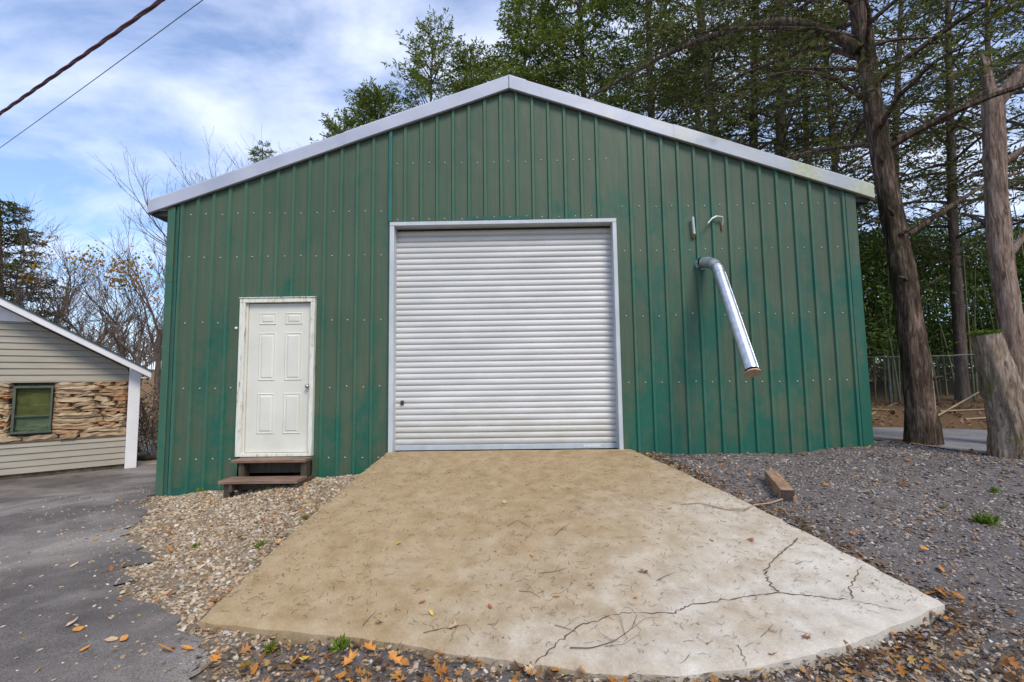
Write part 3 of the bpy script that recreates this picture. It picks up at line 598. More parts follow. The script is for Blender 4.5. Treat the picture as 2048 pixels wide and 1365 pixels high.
part('warning_sticker', MB().box(.88, 1.12, yb-.026, yb-.0235, .012, .042), m_simple('faded_sticker', (.55,.55,.53), (.75,.75,.73), 60, .6, bumps=0), sh)
part('lock_plate', MB().box(-1.655, -1.61, yb-.03, yb-.012, .62, .68), M['timber_end'], sh, bevel=.004)
# ---- entry door
cz0 = -.045
part('door_casing', MB().box(ED['x0'], ED['x0']+.075, -.062, .05, cz0, ED['z1']-.06), M['casing'], bld, bevel=.004)
part('door_casing', MB().box(ED['x1']-.055, ED['x1'], -.062, .05, cz0, ED['z1']-.06), M['casing'], bld, bevel=.004)
part('door_casing', MB().box(ED['x0'], ED['x1'], -.064, .05, ED['z1']-.06, ED['z1']), M['casing'], bld, bevel=.004)
part('drip_edge', MB().box(ED['x0']-.01, ED['x1']+.012, -.075, -.02, ED['z1']+.001, ED['z1']+.012), M['casing'], bld)
part('door_stop', MB().box(ED['x0']+.076, ED['x0']+.10, -.02, .05, cz0, ED['z1']-.062), M['white'], bld)
part('threshold', MB().box(ED['x0']+.076, ED['x1']-.056, -.07, .05, cz0, -.005), M['casing'], bld, bevel=.004)
dx0, dx1, dz0, dz1 = ED['x0']+.103, ED['x1']-.058, 0.0, ED['z1']-.07
door = part('entry_door', MB().box(dx0, dx1, .0, .045, dz0, dz1), M['white'], bld, bevel=.003)
def dpanel(px0, px1, pz0, pz1):
    mb = MB(); lv = [(0, 0), (.012, -.009), (.020, -.002), (.036, -.002), (.052, -.010)]; V = []
    for i, y in lv: V += [(px0+i, y-.001, pz0+i), (px1-i, y-.001, pz0+i), (px1-i, y-.001, pz1-i), (px0+i, y-.001, pz1-i)]
    F = [(4*l+q, 4*l+(q+1) % 4, 4*l+4+(q+1) % 4, 4*l+4+q) for l in range(len(lv)-1) for q in range(4)]+[(16,17,18,19)]
    return mb.add(V, F)
dw = dx1-dx0
for c0, c1 in ((.17, .44), (.58, .855)):
    for z0, z1 in ((.25, .78), (.98, 1.62), (1.76, 1.90)):
        part('door_panel', dpanel(dx0+dw*c0, dx0+dw*c1, dz0+z0*dz1/2.06, dz0+z1*dz1/2.06+.03), M['white'], door)
kp = atY(615, 773, -.03); mb = MB(); prof_k = [(.0, .03), (-.006, .03), (-.008, .014), (-.035, .012), (-.04, .024), (-.058, .027), (-.068, .018), (-.070, .001)]
a = np.arange(14)*2*math.pi/14; V = np.array([[(kp[0]+r*math.cos(q), y, kp[2]+r*math.sin(q)) for q in a] for y, r in prof_k]).reshape(-1, 3)
F = [(l*14+q, l*14+(q+1) % 14, (l+1)*14+(q+1) % 14, (l+1)*14+q) for l in range(len(prof_k)-1) for q in range(14)]; part('knob', mb.add(V, F), M['brass'], door, smooth=True)
bp = atY(473, 657); mb = MB(); pk = [(0, .02), (-.012, .02), (-.018, .014), (-.020, .001)]; V = np.array([[(bp[0]+r*math.cos(q), y-.001, bp[2]+r*math.sin(q)) for q in a] for y, r in pk]).reshape(-1, 3)
F = [(l*14+q, l*14+(q+1) % 14, (l+1)*14+(q+1) % 14, (l+1)*14+q) for l in range(3) for q in range(14)]; part('bell_button', mb.add(V, F), M['wtrim'], bld, smooth=True)

# ------------------------------------------------------------------ wooden steps
st = empty('wooden_steps', (-3.25, -.3, -.5), 'weathered two-tread wooden step unit below the white entry door', 'steps')
part('tread', MB().box(-3.775, -2.79, -.31, -.075, -.088, -.050), M['tread'], st, bevel=.005)
part('tread', MB().box(-3.735, -2.75, -.62, -.34, -.290, -.250), M['tread'], st, bevel=.005)
for x in (-3.67, -2.85):
    gz = float(H(np.array(x), np.array(-.5)))
    part('leg', MB().box(x-.02, x+.06, -.57, -.47, gz-.06, -.291), M['leg'], st, bevel=.004)
    part('leg', MB().box(x-.02, x+.05, -.27, -.13, float(H(np.array(x), np.array(-.2)))-.06, -.089), M['leg'], st, bevel=.004)
    part('stringer', MB().box(x+.064, x+.10, -.60, -.12, -.39, -.292), M['leg'], st)
part('riser_board', MB().box(-3.72, -2.84, -.115, -.09, -.25, -.09), M['leg'], st)
part('riser_board', MB().box(-3.63, -2.86, -.44, -.41, -.40, -.292), M['leg'], st)

# ------------------------------------------------------------------ exhaust pipe and old fittings on the wall
wp = atY(1402, 529, 0.0); e1 = atD(1412, 524, DIST-.16); e2 = atD(1431, 521, DIST-.24); p0 = atD(1436, 540, DIST-.33); p1 = atD(1504, 742, 5.35)
vp = empty('exhaust_pipe', wp, 'shiny galvanised exhaust pipe angling down from the green wall', 'pipe')
R_ = .074
part('wall_flange', tube(MB(), [wp+(0,-.001,0), wp+(0,-.026,0)], .083, 20), M['jamb'], vp)
dd = unit(p1-p0); ctrl = [wp+np.array((0, .02, 0)), wp+np.array((0, -.07, .01))]
cc = p0-dd*.15; Q = []
for u in np.linspace(0, 1, 6): A_ = ctrl[1]; Q.append((1-u)**2*A_+2*u*(1-u)*cc+u*u*p0)
chain = [ctrl[0]]+Q
for i in range(len(chain)-1):
    o = part('elbow_gore', tube(MB(), [chain[i], chain[i+1]+unit(chain[i+1]-chain[i])*.012], [R_+.004*((i+1) % 2), R_+.004*((i+1) % 2)], 24, caps=False), M['galv'], vp, smooth=True)
pp = part('pipe', tube(MB(), [p0-dd*.01+(p1-p0)*u for u in np.linspace(0, 1, 12)], R_+.001, 28, caps=False), M['galv'], vp, smooth=True)
part('collar', tube(MB(), [p0+dd*.06, p0+dd*.075], R_+.006, 28, caps=False), M['galv'], vp, smooth=True)
U_, V__ = frame_for(dd[None]); sdir = unit(np.array([0.25,-1,0.1])-dd*np.dot(np.array([0.25,-1,0.1]), dd))
for s in (-.55,): 
    sd2 = unit(sdir+np.cross(dd, sdir)*s); part('pipe_seam', tube(MB(), [p0+dd*.09+sd2*(R_+.001), p1-dd*.01+sd2*(R_+.001)], .004, 6), M['galv'], vp)
part('end_cap', tube(MB(), [p1+dd*.02, p1+dd*.034], R_+.012, 24), M['cap'], vp)
for k in range(3):
    aa = k*2.1+.4; c_ = U_[0]*math.cos(aa)*R_*.8+V__[0]*math.sin(aa)*R_*.8; part('cap_prong', tube(MB(), [p1-dd*.03+c_, p1+dd*.025+c_], .004, 5), M['rust'], vp)
q0 = atY(1383, 437); q1 = atY(1386, 470)
sv = single('conduit_stub', tube(MB(), [q0+(0,-.05,0), q0+(0,-.052,-.04), q1+(0,-.05,0), q1+(0,.005,-.03)], [.017,.018,.018,.014], 12), M['pipegrey'], q1, 'straight pale conduit stub on the green wall above the exhaust pipe', 'conduit')
part('rust_end', tube(MB(), [q1+(0,-.045,.005), q1+(.0,-.02,-.06), q1+(.002,.0,-.075)], [.019,.012,.006], 10), M['rust'], sv)
r0 = atY(1410, 452); r1 = atY(1428, 437); r2 = atY(1441, 437); r3 = atY(1443, 455)
rv = single('bent_strap', tube(MB(), [r0+(0,-.10,0), (r0+r1)/2+(0,-.09,.02), r1+(0,-.075,0), r2+(0,-.05,0), (r2+r3)/2+(.012,-.03,0), r3+(0,.002,0)], [.009,.013,.014,.014,.013,.012], 10), M['pipegrey'], r3, 'curved pale metal strap arching from the green wall with rusty foot', 'strap')
part('rust_end', tube(MB(), [r3+(0,-.012,.02), r3+(0,-.014,-.05)], [.016,.010], 10), M['rust'], rv)

# ------------------------------------------------------------------ timber block, vine
tb0 = onG(1577, 1004); tb1 = onG(1540, 960); ax = unit((tb1-tb0)*(1,1,0)); sdv = np.array([ax[1], -ax[0], 0]); Lb = .52; zt_ = (tb0[2]+tb1[2])/2
tb = empty('timber_block', tb0, 'short weathered timber block lying on dark gravel beside the ramp', 'timber')
rt = np.stack([sdv, ax, np.array([0,0,1.0])], 1); slope = (float(H(np.array(tb0[0]+ax[0]*Lb), np.array(tb0[1]+ax[1]*Lb)))-tb0[2])/Lb; rt[:, 1] += np.array([0,0,slope])
part('beam', MB().box(-.062, .062, .012, Lb, -.01, .115).tf(rt, tb0), M['timber'], tb, bevel=.008)
part('end_grain', MB().box(-.060, .060, .0, .013, -.008, .110).tf(rt, tb0), M['timber_end'], tb, bevel=.004)
part('chipped_corner', MB().box(.04, .082, -.01, .08, -.01, .055).tf(rt, tb0), M['timber'], tb, bevel=.01)
vpts = [on_ramp(1362, 1012), on_ramp(1400, 1010), on_ramp(1450, 1022), on_ramp(1490, 1024)]+[onG(*p) for p in ((1510,1021),(1540,1014),(1565,1005))]
vpts = np.array(vpts); vpts[:, 2] += np.array([.012,.012,.014,.03,.05,.035,.03]); tt = np.linspace(0, 6, 40); vv = np.stack([np.interp(tt, np.arange(7), vpts[:, k]) for k in range(3)], -1)
single('dry_vine', tube(MB(), vv, np.linspace(.004, .009, 40), 6), M['vine'], vpts[3], 'long thin dry vine running from the ramp edge to the timber block', 'vine', smooth=True)

# ------------------------------------------------------------------ house on the left
hr = onG(249, 938); hz = hr[2]
def depthray(px, py, depth): return atD(px, py, depth)
hl = atD(0, 960, (hr[1]-CAM[1])*.885); hl[2] = hz
hu = unit((hr-hl)*(1,1,0)); hn = np.array([hu[1], -hu[0], 0.0])       # along the wall, outward
HM = np.stack([hu, -hn, np.array([0,0,1.0])], 1)                      # local x along, y inward, z up
def hloc(px, py, y=0.0):
    """point of the wall plane offset y (inward) seen at a pixel -> local (x, z)"""
    d = ray(px, py); nrm = hn; p0_ = hr-hn*y; s = np.dot(p0_-CAM, nrm)/np.dot(d, nrm); P = CAM+d*s-hr; return P@hu, P[2]
house = empty('house', hr, 'low tan house with clapboard and ledge-stone gable wall left of the green building', 'house')
def hpart(name, mb, mats, parent=None, bevel=0, smooth=False): return part(name, mb.tf(HM, hr), mats, parent or house, smooth, bevel)
zs_top = hloc(247, 761)[1]; zs_mid = hloc(247, 872)[1]; zs_bot = hloc(247, 928)[1]
OVH = -.42; tipx, tipz = hloc(303, 741, OVH); upx, upz = hloc(0, 592, OVH); rs = (upz-tipz)/(upx-tipx)
def rk(x): return tipz+(x-tipx)*rs
WL = -6.2; ridge = WL/2-.6
def rk2(x): return rk(x) if x > ridge else rk(ridge)-(ridge-x)*abs(rs)
hpart('wall', MB().add([(WL-2, .14, -.2), (0, .14, -.2), (0, .14, rk(0)-.16), (ridge, .14, rk(ridge)-.16), (WL-2, .14, rk2(WL-2)-.16)], [(0,1,2,3,4)]), M['mortar']); hpart('side_wall', MB().add([(0,.145,-.2),(0,2.9,-.2),(0,2.9,rk(0)-.16),(0,.145,rk(0)-.16)], [(0,1,2,3)]), M['siding'])
def board(z0, z1, x0, x1r, x1t):
    return MB().add([(x0, .10, z0), (x1r, .10, z0), (x1t, .10, z1), (x0, .10, z1), (x0, -.012, z0), (x1r, -.012, z0), (x1t, .012, z1), (x0, .012, z1), (x0, .02, z0-.002), (x1r, .02, z0-.002)], [(4,5,6,7),(5,1,2,6),(4,8,9,5),(7,6,2,3)])
nb = 14; bh = .128
z = zs_top; zmax = rk(-5.3)
while z < zmax-.1:
    xr = min(-.01, (z-(tipz-.20))/rs+tipx); xr2 = min(-.01, (z+bh-(tipz-.20))/rs+tipx)
    hpart('siding_board', board(z, z+bh-.004, -5.6, xr, xr2), M['siding']); z += bh
z = zs_bot
while z < zs_mid-.05:
    z1 = min(z+bh-.004, zs_mid); hpart('siding_board', board(z, z1, -5.6, -.01, -.01), M['siding']); z += bh
hpart('siding_ledge', MB().box(-5.6, -.01, -.02, .1, zs_mid+.001, zs_mid+.03), M['mortar']); hpart('siding_ledge', MB().box(-5.6, -.01, -.025, .1, zs_top-.03, zs_top-.003), M['siding'])
# window
wx0, wz1 = hloc(33, 777); wx1, _ = hloc(103, 777); _, wz0 = hloc(68, 862)
win = hpart('window', MB().box(wx0-.04, wx1+.04, -.035, .09, wz1, wz1+.045).box(wx0-.04, wx1+.04, -.05, .09, wz0-.045, wz0).box(wx0-.04, wx0, -.03, .09, wz0, wz1).box(wx1, wx1+.03, -.03, .09, wz0, wz1), M['frame_green'])
hpart('blind', MB().box(wx0, wx1, .06, .075, wz0+(wz1-wz0)*.34, wz1), M['blind_hi'], win); hpart('blind', MB().box(wx0, wx1, .062, .077, wz0, wz0+(wz1-wz0)*.338), M['blind_lo'], win)
hpart('pane', MB().box(wx0, wx1, .02, .024, wz0, wz1), M['glass'], win); hpart('sash_rail', MB().box(wx0, wx1, .005, .04, wz0+(wz1-wz0)*.33, wz0+(wz1-wz0)*.355), M['frame_green'], win)
# ledge stones in uneven courses
gst = np.random.default_rng(21)
def stone(x0, x1, z0, z1):
    d = gst.uniform(.0, .05); nx_ = 7; V = []; j = lambda s: gst.normal()*s
    for iz, zf in enumerate((0, .06, .5, .94, 1)):
        for ix in range(nx_):
            u = ix/(nx_-1); e = (iz in (0, 4)) or (ix in (0, nx_-1)); h_ = z1-z0
            V.append((x0+(x1-x0)*u+j(.008), (.05 if e else -.02-d)+j(.008), z0+h_*zf+j(.008)+(.012*math.sin(u*5+x0*9))))
    F = [(iz*nx_+ix, iz*nx_+ix+1, (iz+1)*nx_+ix+1, (iz+1)*nx_+ix) for iz in range(4) for ix in range(nx_-1)]
    return MB().add(V, F)
z = zs_mid+.02
while z < zs_top-.06:
    h_ = min(gst.uniform(.05, .115), zs_top-.02-z); x = -4.6+gst.uniform(-.2, 0)
    if zs_top-.02-z-h_ < .06: h_ = zs_top-.02-z
    while x < -.04:
        l_ = gst.uniform(.22, .85); x1_ = min(x+l_, -.012); x1_ = -.012 if -.012-x1_ < .12 else x1_
        if z+h_ > wz0-.04 and z < wz1+.04 and x1_ > wx0-.04 and x < wx1+.04:
            if x < wx0-.1: x1_ = wx0-.045
            else: x = wx1+.041; continue
        hpart('stone', stone(x+.003, x1_-.003, z+.002, z+h_-.002), M['stone']); x = x1_
    z += h_
# corner post, roof, fascia, soffit, gable trim, foundation
px0 = .0; pxe = hloc(269, 850, -.1)[0]
hpart('corner_post', MB().box(-.005, max(.2, pxe), -.10, .10, -.12, rk(.05)-.17), M['wtrim'], bevel=.006)
def slab(xa, xb, y0, y1, t0, t1):
    za, zb = rk2(xa), rk2(xb); V = [(xa, y0, za+t0), (xb, y0, zb+t0), (xb, y1, zb+t0), (xa, y1, za+t0), (xa, y0, za+t1), (xb, y0, zb+t1), (xb, y1, zb+t1), (xa, y1, za+t1)]
    return MB().add(V, [(0,3,2,1),(4,5,6,7),(0,1,5,4),(2,3,7,6),(0,4,7,3),(1,2,6,5)])
roof = hpart('roof', slab(ridge, tipx+.02, OVH-.03, 3.0, -.028, .0), M['shingle']); hpart('roof', slab(WL-2.6, ridge-.001, OVH-.03, 3.0, -.028, .0), M['shingle'])
hpart('rake_fascia', slab(ridge, tipx, OVH, OVH+.03, -.165, -.03), M['wtrim']); hpart('rake_fascia', slab(WL-2.6, ridge-.002, OVH, OVH+.03, -.165, -.03), M['wtrim'])
hpart('soffit', slab(ridge, tipx-.01, OVH+.031, .16, -.17, -.15), M['wtrim']); hpart('soffit', slab(WL-2.6, ridge-.002, OVH+.031, .16, -.17, -.15), M['wtrim'])
hpart('eave_fascia', MB().box(tipx-.03, tipx-.002, OVH+.035, 3.0, tipz-.20, tipz-.03), M['wtrim'])
zr = tipz-.17; hpart('eave_return', MB().box(max(.2, pxe)+.002, tipx-.04, OVH+.05, .10, zr-.0, zr+.02), M['wtrim'])
gz_ = hloc(60, 645, 0)[1]; gx = tipx+(gz_+.19-tipz)/rs; hpart('gable_vent', MB().add([(ridge, -.03, gz_), (gx, -.03, gz_), (ridge, -.03, rk(ridge)-.19), (ridge, .05, gz_), (gx, .05, gz_), (ridge, .05, rk(ridge)-.19)], [(0,1,2),(0,3,4,1),(1,4,5,2)]), M['wtrim'])
hpart('foundation', MB().box(-5.6, -.02, .05, .13, -.25, zs_bot+.01), M['mortar'])
gq = np.random.default_rng(4)
for x in np.arange(-3.6, -.1, .34):
    hpart('rotten_sill_board', MB().add([(x, .03, -.12), (x+.33, .03, -.12), (x+.33, .03, zs_bot-.02-gq.uniform(0, .07)), (x, .03, zs_bot-.02-gq.uniform(0, .07))], [(0,1,2,3)]), M['leg'])

# ------------------------------------------------------------------ overhead cables
def cable_line(pa, pb, h, ext):
    A = atZ(*pa, h); B = atZ(*pb, h); d = unit(B-A); n = 420; L0 = np.linalg.norm(B-A); u = np.linspace(-ext, L0+ext, n); P = A+d*u[:, None]
    P[:, 2] += .0009*(u-L0/2)**2; return P, d
P, d = cable_line((0,228), (325,0), 4.4, 7); U_, Vv_ = frame_for(d[None]); arc = np.linspace(0, 1, len(P))*np.linalg.norm(P[-1]-P[0]); pc = None
pc = empty('power_cable', P[210], 'thick twisted power cable crossing the upper left sky', 'cable')
for k in range(3):
    a = arc*2*math.pi/1.0+k*2*math.pi/3; part('cable_strand', tube(MB(), P+.0098*(np.cos(a)[:, None]*U_+np.sin(a)[:, None]*Vv_), .0095, 6), M['wire'], pc, smooth=True)
P, d = cable_line((0,297), (408,0), 4.6, 7); single('utility_wire', tube(MB(), P, .0045, 6), M['wire2'], P[210], 'single thin grey wire running below the thick cable', 'wire')

# ------------------------------------------------------------------ trees
def spline(pts, n):
    pts = np.asarray(pts, float); a = np.concatenate([[0], np.cumsum(np.linalg.norm(np.diff(pts, axis=0), axis=1))]); t = np.linspace(0, a[-1], n); return np.stack([np.interp(t, a, pts[:, k]) for k in range(3)], -1)
def smooth_line(P, it=3):
    P = P.copy()
    for _ in range(it): P[1:-1] = (P[:-2]+2*P[1:-1]+P[2:])/4
    return P
def conifer(name, label, trunk, r0, r1, hb, Lmax, nbr, bark, leafm, seed, group='evergreen trees behind the building', density=1.0, droop=.35, blade=.13, bare=0.0, top_shape=.75, sec_n=15, rise=.25, rprof=None, limbs=()):
    g = np.random.default_rng(seed); TP = smooth_line(spline(trunk, 60), 5); base = TP[0].copy(); Ht = TP[-1, 2]-base[2]
    t = empty(name, base, label, 'tree', group)
    f = np.linspace(0, 1, 60); R = r0*(1-f)+r1*f if rprof is None else np.interp(TP[:, 2]-base[2], [q[0] for q in rprof], [q[1] for q in rprof]); R = R*(1+.32*np.exp(-f*Ht/.22)); TPb = TP.copy(); TPb[0, 2] -= .15
    part('trunk', tube(MB(), TPb, R, 36 if rprof else 20, .075 if rprof else .05, seed=seed), M[bark], t, smooth=True)
    lb = MB(); cb_ = MB(); S0, S1, Q0, Q1 = [], [], [], []
    for lp, ra, rb in limbs: part('limb', tube(MB(), smooth_line(spline(lp, 24), 3), np.linspace(ra, rb, 24), 8, .05, seed=seed), M[bark], t, smooth=True)
    for b in range(nbr):
        h = hb+(1-hb)*((b+g.random())/nbr)**.9; k = h*(len(TP)-1); i = min(int(k), len(TP)-2); p = TP[i]+(TP[i+1]-TP[i])*(k-i)
        az = b*2.39996+g.normal()*.4; hh = (h-hb)/(1-hb); Lb = Lmax*((1-hh)**top_shape*.85+.12)*(.65+.5*g.random())
        o = np.array([math.cos(az), math.sin(az), 0]); el = rise+.5*hh+g.normal()*.14; n = 9
        pts = [p]; cur = p.copy()
        for q in range(n):
            u = q/n; dv_ = o*math.cos(el-droop*2*u)+np.array([0,0,math.sin(el-droop*2.2*u)]); o = unit(o+np.array([g.normal(), g.normal(), 0])*.10); cur = cur+dv_*Lb/n; pts.append(cur.copy())
        pts = np.array(pts); rr = np.linspace(.012+.011*Lb, .004, n+1); tube(lb, pts, rr, 5, caps=False)
        ns_ = max(4, int(sec_n*(.5+Lb/Lmax*.6)*density))
        for s in range(ns_):
            u = .18+.82*(s+g.random())/ns_; k = u*n; i = min(int(k), n-1); p2 = pts[i]+(pts[i+1]-pts[i])*(k-i); bd = unit(pts[i+1]-pts[i]); side = 1 if s % 2 else -1
            lat = unit(np.cross((0,0,1), bd))*side; l2 = (.20+.42*Lb*(1-u*.75))*(.6+.6*g.random()); d2 = unit(bd*.75+lat*(.8+.3*g.random())+np.array([0,0,g.normal()*.28-.05]))
            e1 = p2+d2*l2*.5+g.normal(size=3)*.02; e2 = p2+d2*l2+np.array([0,0,-.12*l2])+g.normal(size=3)*.03; S0 += [p2, e1]; S1 += [e1, e2]
            if g.random() < bare: continue
            nt_ = max(4, int(l2/.055)); uu = (np.arange(nt_)+g.random(nt_))/nt_*.95+.05
            pos = np.where(uu[:, None] < .5, p2+(e1-p2)*uu[:, None]*2, e1+(e2-e1)*(uu[:, None]*2-1)); sd_ = np.where(np.arange(nt_) % 2, 1, -1)[:, None]
            ld = unit(np.cross(d2, np.array([0,0,1.0])+g.normal(size=3)*.25)); D3 = unit(d2*.8+ld*sd_*.75+g.normal(size=(nt_, 3))*.25+np.array([0,0,-.12])); l3 = (.10+.35*l2*(1-uu*.7))*(.6+.7*g.random(nt_))
            Q0.append(pos); Q1.append(pos+D3*l3[:, None])
    S0 = np.array(S0); S1 = np.array(S1); prisms(lb, S0, S1, .0045, .0025)
    Q0 = np.concatenate(Q0); Q1 = np.concatenate(Q1)
    if True:
        D = Q1-Q0; L_ = np.linalg.norm(D, axis=1); D = unit(D)
        for rep in range(4):
            u = (rep+g.random(len(Q0)))/4*.9; keep = g.random(len(Q0)) < .92
            Pq = Q0+D*(L_*u)[:, None]; dq = unit(D+unit(np.cross(D, g.normal(size=D.shape)))*(.45 if rep else .1)); nn = unit(np.array([0,0,.6])+g.normal(size=D.shape)*.7); bl = blade*(.6+.8*g.random(len(Q0)))
            blades(cb_, Pq[keep], dq[keep], None, nn[keep], bl[keep], bl[keep]*(.11+.08*g.random(keep.sum())))
        sub = g.random(len(Q0)) < .8; blades(lb, Q0[sub], Q1[sub]-Q0[sub], None, rand_dir(int(sub.sum()), g), L_[sub], np.full(int(sub.sum()), .0032))
    part('branches', lb, M[bark], t, kind=None); part('crown', cb_, M[leafm], t)
    return t
def column(px_pts, depth, base_z, top_add=0):
    """trunk polyline from pixels of a tree standing at one depth"""
    P = [atD(px, py, depth) for px, py in px_pts]; d = unit(P[-1]-P[-2]) if len(P) > 1 else np.array([0,0,1.0])
    P = [np.array([P[0][0]+ (P[0][0]-P[1][0])/max(P[1][2]-P[0][2], .1)*(P[0][2]-base_z) if len(P) > 1 else P[0][0], P[0][1], base_z])]+P if P[0][2] > base_z+.1 else P
    if top_add: P.append(P[-1]+d*top_add)
    return np.array(P)
def gz(x, y): return float(H(np.array(float(x)), np.array(float(y))))
# big dark cedar at the right corner of the building
bs = onG(1846, 888); dep = bs[1]-CAM[1]
tr = np.array([bs]+[atD(px, py, dep-.0+q) for px, py, q in ((1836,780,0),(1822,640,.05),(1797,500,.1),(1776,380,.15),(1752,250,.2),(1735,130,.25),(1716,0,.3))]); tr = np.vstack([tr, tr[-1]+np.array([-.35,.1,2.5]), tr[-1]+np.array([-.5,.2,5.5]), tr[-1]+np.array([-.6,.3,8.0])])
limb = [atD(1718,100,dep+.2), atD(1690,82,dep+.3), atD(1615,45,dep+.7), atD(1545,40,dep+1.1), atD(1440,66,dep+1.8), atD(1330,108,dep+2.6), atD(1190,190,dep+3.4), atD(1140,215,dep+3.9)]
limb2 = [atD(1730,120,dep+.2), atD(1640,90,dep+.9), atD(1480,150,dep+2.0), atD(1330,240,dep+3.2)]
limb3 = [atD(1790,280,dep+.2), atD(1900,235,dep+.1), atD(2040,130,dep-.2), atD(2150,90,dep-.5)]
limb4 = [atD(1815,470,dep+.2), atD(1890,420,dep+.4), atD(1985,360,dep+.8), atD(2100,330,dep+1.2)]
limb5 = [atD(1830,590,dep+.1), atD(1855,572,dep-.1), atD(1888,548,dep-.2)]
conifer('cedar_tree', 'tall dark leaning cedar with mossy trunk at the right corner of the building', tr, .21, .09, .27, 3.8, 58, 'bark_dark', 'needles_dark', 101, 'trees beside the lane', 1.0, blade=.085, bare=.38, rprof=[(0,.165),(.8,.158),(1.9,.148),(3.4,.13),(7,.115),(15,.05)], sec_n=13, droop=.32, limbs=[(limb, .085, .02), (limb2, .05, .012), (limb3, .05, .015), (limb4, .045, .012), (limb5, .025, .008)])
cedar = [o for o in bpy.data.objects if o.name == 'cedar_tree'][0]
part('side_stem', tube(MB(), smooth_line(spline([atD(1862,893,dep-.05), atD(1850,740,dep-.03), atD(1834,630,dep), atD(1815,520,dep+.06), atD(1800,440,dep+.12)], 40), 3), np.linspace(.095, .04, 40), 20, .06, seed=31), M['bark_pale'], cedar, smooth=True)
for k, (px, py, dx_, dy_) in enumerate(((1812,560,-.16,.02),(1786,430,-.14,.05),(1845,760,.13,.04),(1765,330,-.12,.08),(1800,470,.12,.10))):
    A = atD(px, py, dep-.02); part('branch_stub', tube(MB(), [A, A+np.array([dx_*.6, -.08, dy_*.5]), A+np.array([dx_*1.3, -.14, dy_])], [.03,.022,.012], 8, .1, seed=k), M['bark_dark'], cedar, smooth=True)
# pale tree and stump at the right edge
b2 = onG(2022, 905); d2_ = b2[1]-CAM[1]+.35
tr2 = np.array([[*atD(2040,900,d2_)[:2], gz(*atD(2040,900,d2_)[:2])]]+[atD(px, py, d2_) for px, py in ((2030,700),(2012,590),(1996,450),(1987,280),(1984,185))])
t2 = empty('pale_tree', tr2[0], 'pale bare-barked tree forking high up behind the stump at the right edge', 'tree', 'trees beside the lane')
TP = smooth_line(spline(tr2, 30), 3); part('trunk', tube(MB(), TP, np.linspace(.14, .105, 30), 28, .07, seed=5), M['bark_pale'], t2, smooth=True)
part('limb', tube(MB(), smooth_line(spline([atD(1986,215,d2_), atD(2010,185,d2_-.05), atD(2050,140,d2_-.2), atD(2120,60,d2_-.4), atD(2200,-120,d2_-.5)], 20), 2), np.linspace(.095, .065, 20), 12, .06, seed=6), M['bark_pale'], t2, smooth=True)
part('limb', tube(MB(), smooth_line(spline([atD(1984,215,d2_), atD(1976,160,d2_), atD(1966,108,d2_+.05)], 12), 2), np.linspace(.09, .04, 12), 10, .1, seed=7), M['bark_pale'], t2, smooth=True)
part('limb', tube(MB(), spline([atD(1996,480,d2_), atD(1970,445,d2_+.1), atD(1930,428,d2_+.3)], 10), np.linspace(.04, .02, 10), 8), M['bark_dark'], t2, smooth=True)
part('limb', tube(MB(), spline([atD(2010,520,d2_), atD(2050,470,d2_-.1), atD(2090,440,d2_-.2)], 10), np.linspace(.05, .03, 10), 8), M['bark_pale'], t2, smooth=True)
part('limb', tube(MB(), spline([atD(2000,330,d2_), atD(2048,298,d2_-.1), atD(2110,270,d2_-.2)], 10), np.linspace(.05, .03, 10), 8), M['bark_pale'], t2, smooth=True)
g5 = np.random.default_rng(55)
s0 = onG(2032, 914); ds = s0[1]-CAM[1]
sp_ = np.array([[*s0[:2], s0[2]-.12], s0, atD(2024,850,ds), atD(2000,760,ds), atD(1970,668,ds)]); SP = smooth_line(spline(sp_, 26), 2)
stp = empty('tree_stump', s0, 'thick pale sawn-off tree stump with mossy top at the right edge', 'stump')
fr_ = np.linspace(0, 1, 26); part('trunk', tube(MB(), SP, np.interp(fr_, [0,.15,.5,1], [.25,.225,.18,.135]), 36, .05, seed=9), M['bark_stump'], stp, smooth=True)
topc = SP[-1]; mb = MB(); n = 900; ang = g5.random(n)*6.28; rad = .135*np.sqrt(g5.random(n)); Pm = topc+np.stack([rad*np.cos(ang), rad*np.sin(ang), np.zeros(n)+.0], -1); blades(mb, Pm, unit(g5.normal(size=(n, 3))+np.array([0,0,1.2])), None, rand_dir(n, g5), .02+.03*g5.random(n), .006+.006*g5.random(n)); part('moss', mb, M['moss'], stp, kind='stuff')
# conifers further back
def far_conifer(pxs, depth, r0, label, seed, leafm='needles_dark', name='cedar_tree', hb=.30, Lmax=3.0, nbr=46, top=7, **kw):
    P = [atD(px, py, depth) for px, py in pxs]; x, y = P[0][0], P[0][1]; dx = (P[-1][0]-P[0][0])/max(P[-1][2]-P[0][2], .5)
    b = np.array([x-dx*(P[0][2]-gz(x, y))*.5, y, gz(x, y)]); T = [b]+P
    if top: T.append(P[-1]+np.array([dx*top, 0, top]))
    return conifer(name, label, np.array(T), r0, max(.03, r0*.25), hb, Lmax, nbr, kw.pop('bark', 'bark_far'), leafm, seed, **kw)
T_ = 'needles_green'
far_conifer([(1562,315),(1561,0)], 13.5, .20, 'straight trunked cedar right of its twin above the right roof slope', 201, hb=.22, Lmax=4.2, nbr=66, blade=.12, bare=.2, top=6)
far_conifer([(1506,300),(1512,0)], 15.0, .19, 'slightly slimmer straight cedar left of its twin above the right roof slope', 202, hb=.22, Lmax=4.2, nbr=64, blade=.13, bare=.2, top=6)
far_conifer([(1428,268),(1398,0)], 14.5, .21, 'mossy trunked cedar leaning left above the right roof slope', 203, hb=.25, Lmax=4.4, nbr=64, blade=.12, bare=.2, bark='bark_moss', top=6)
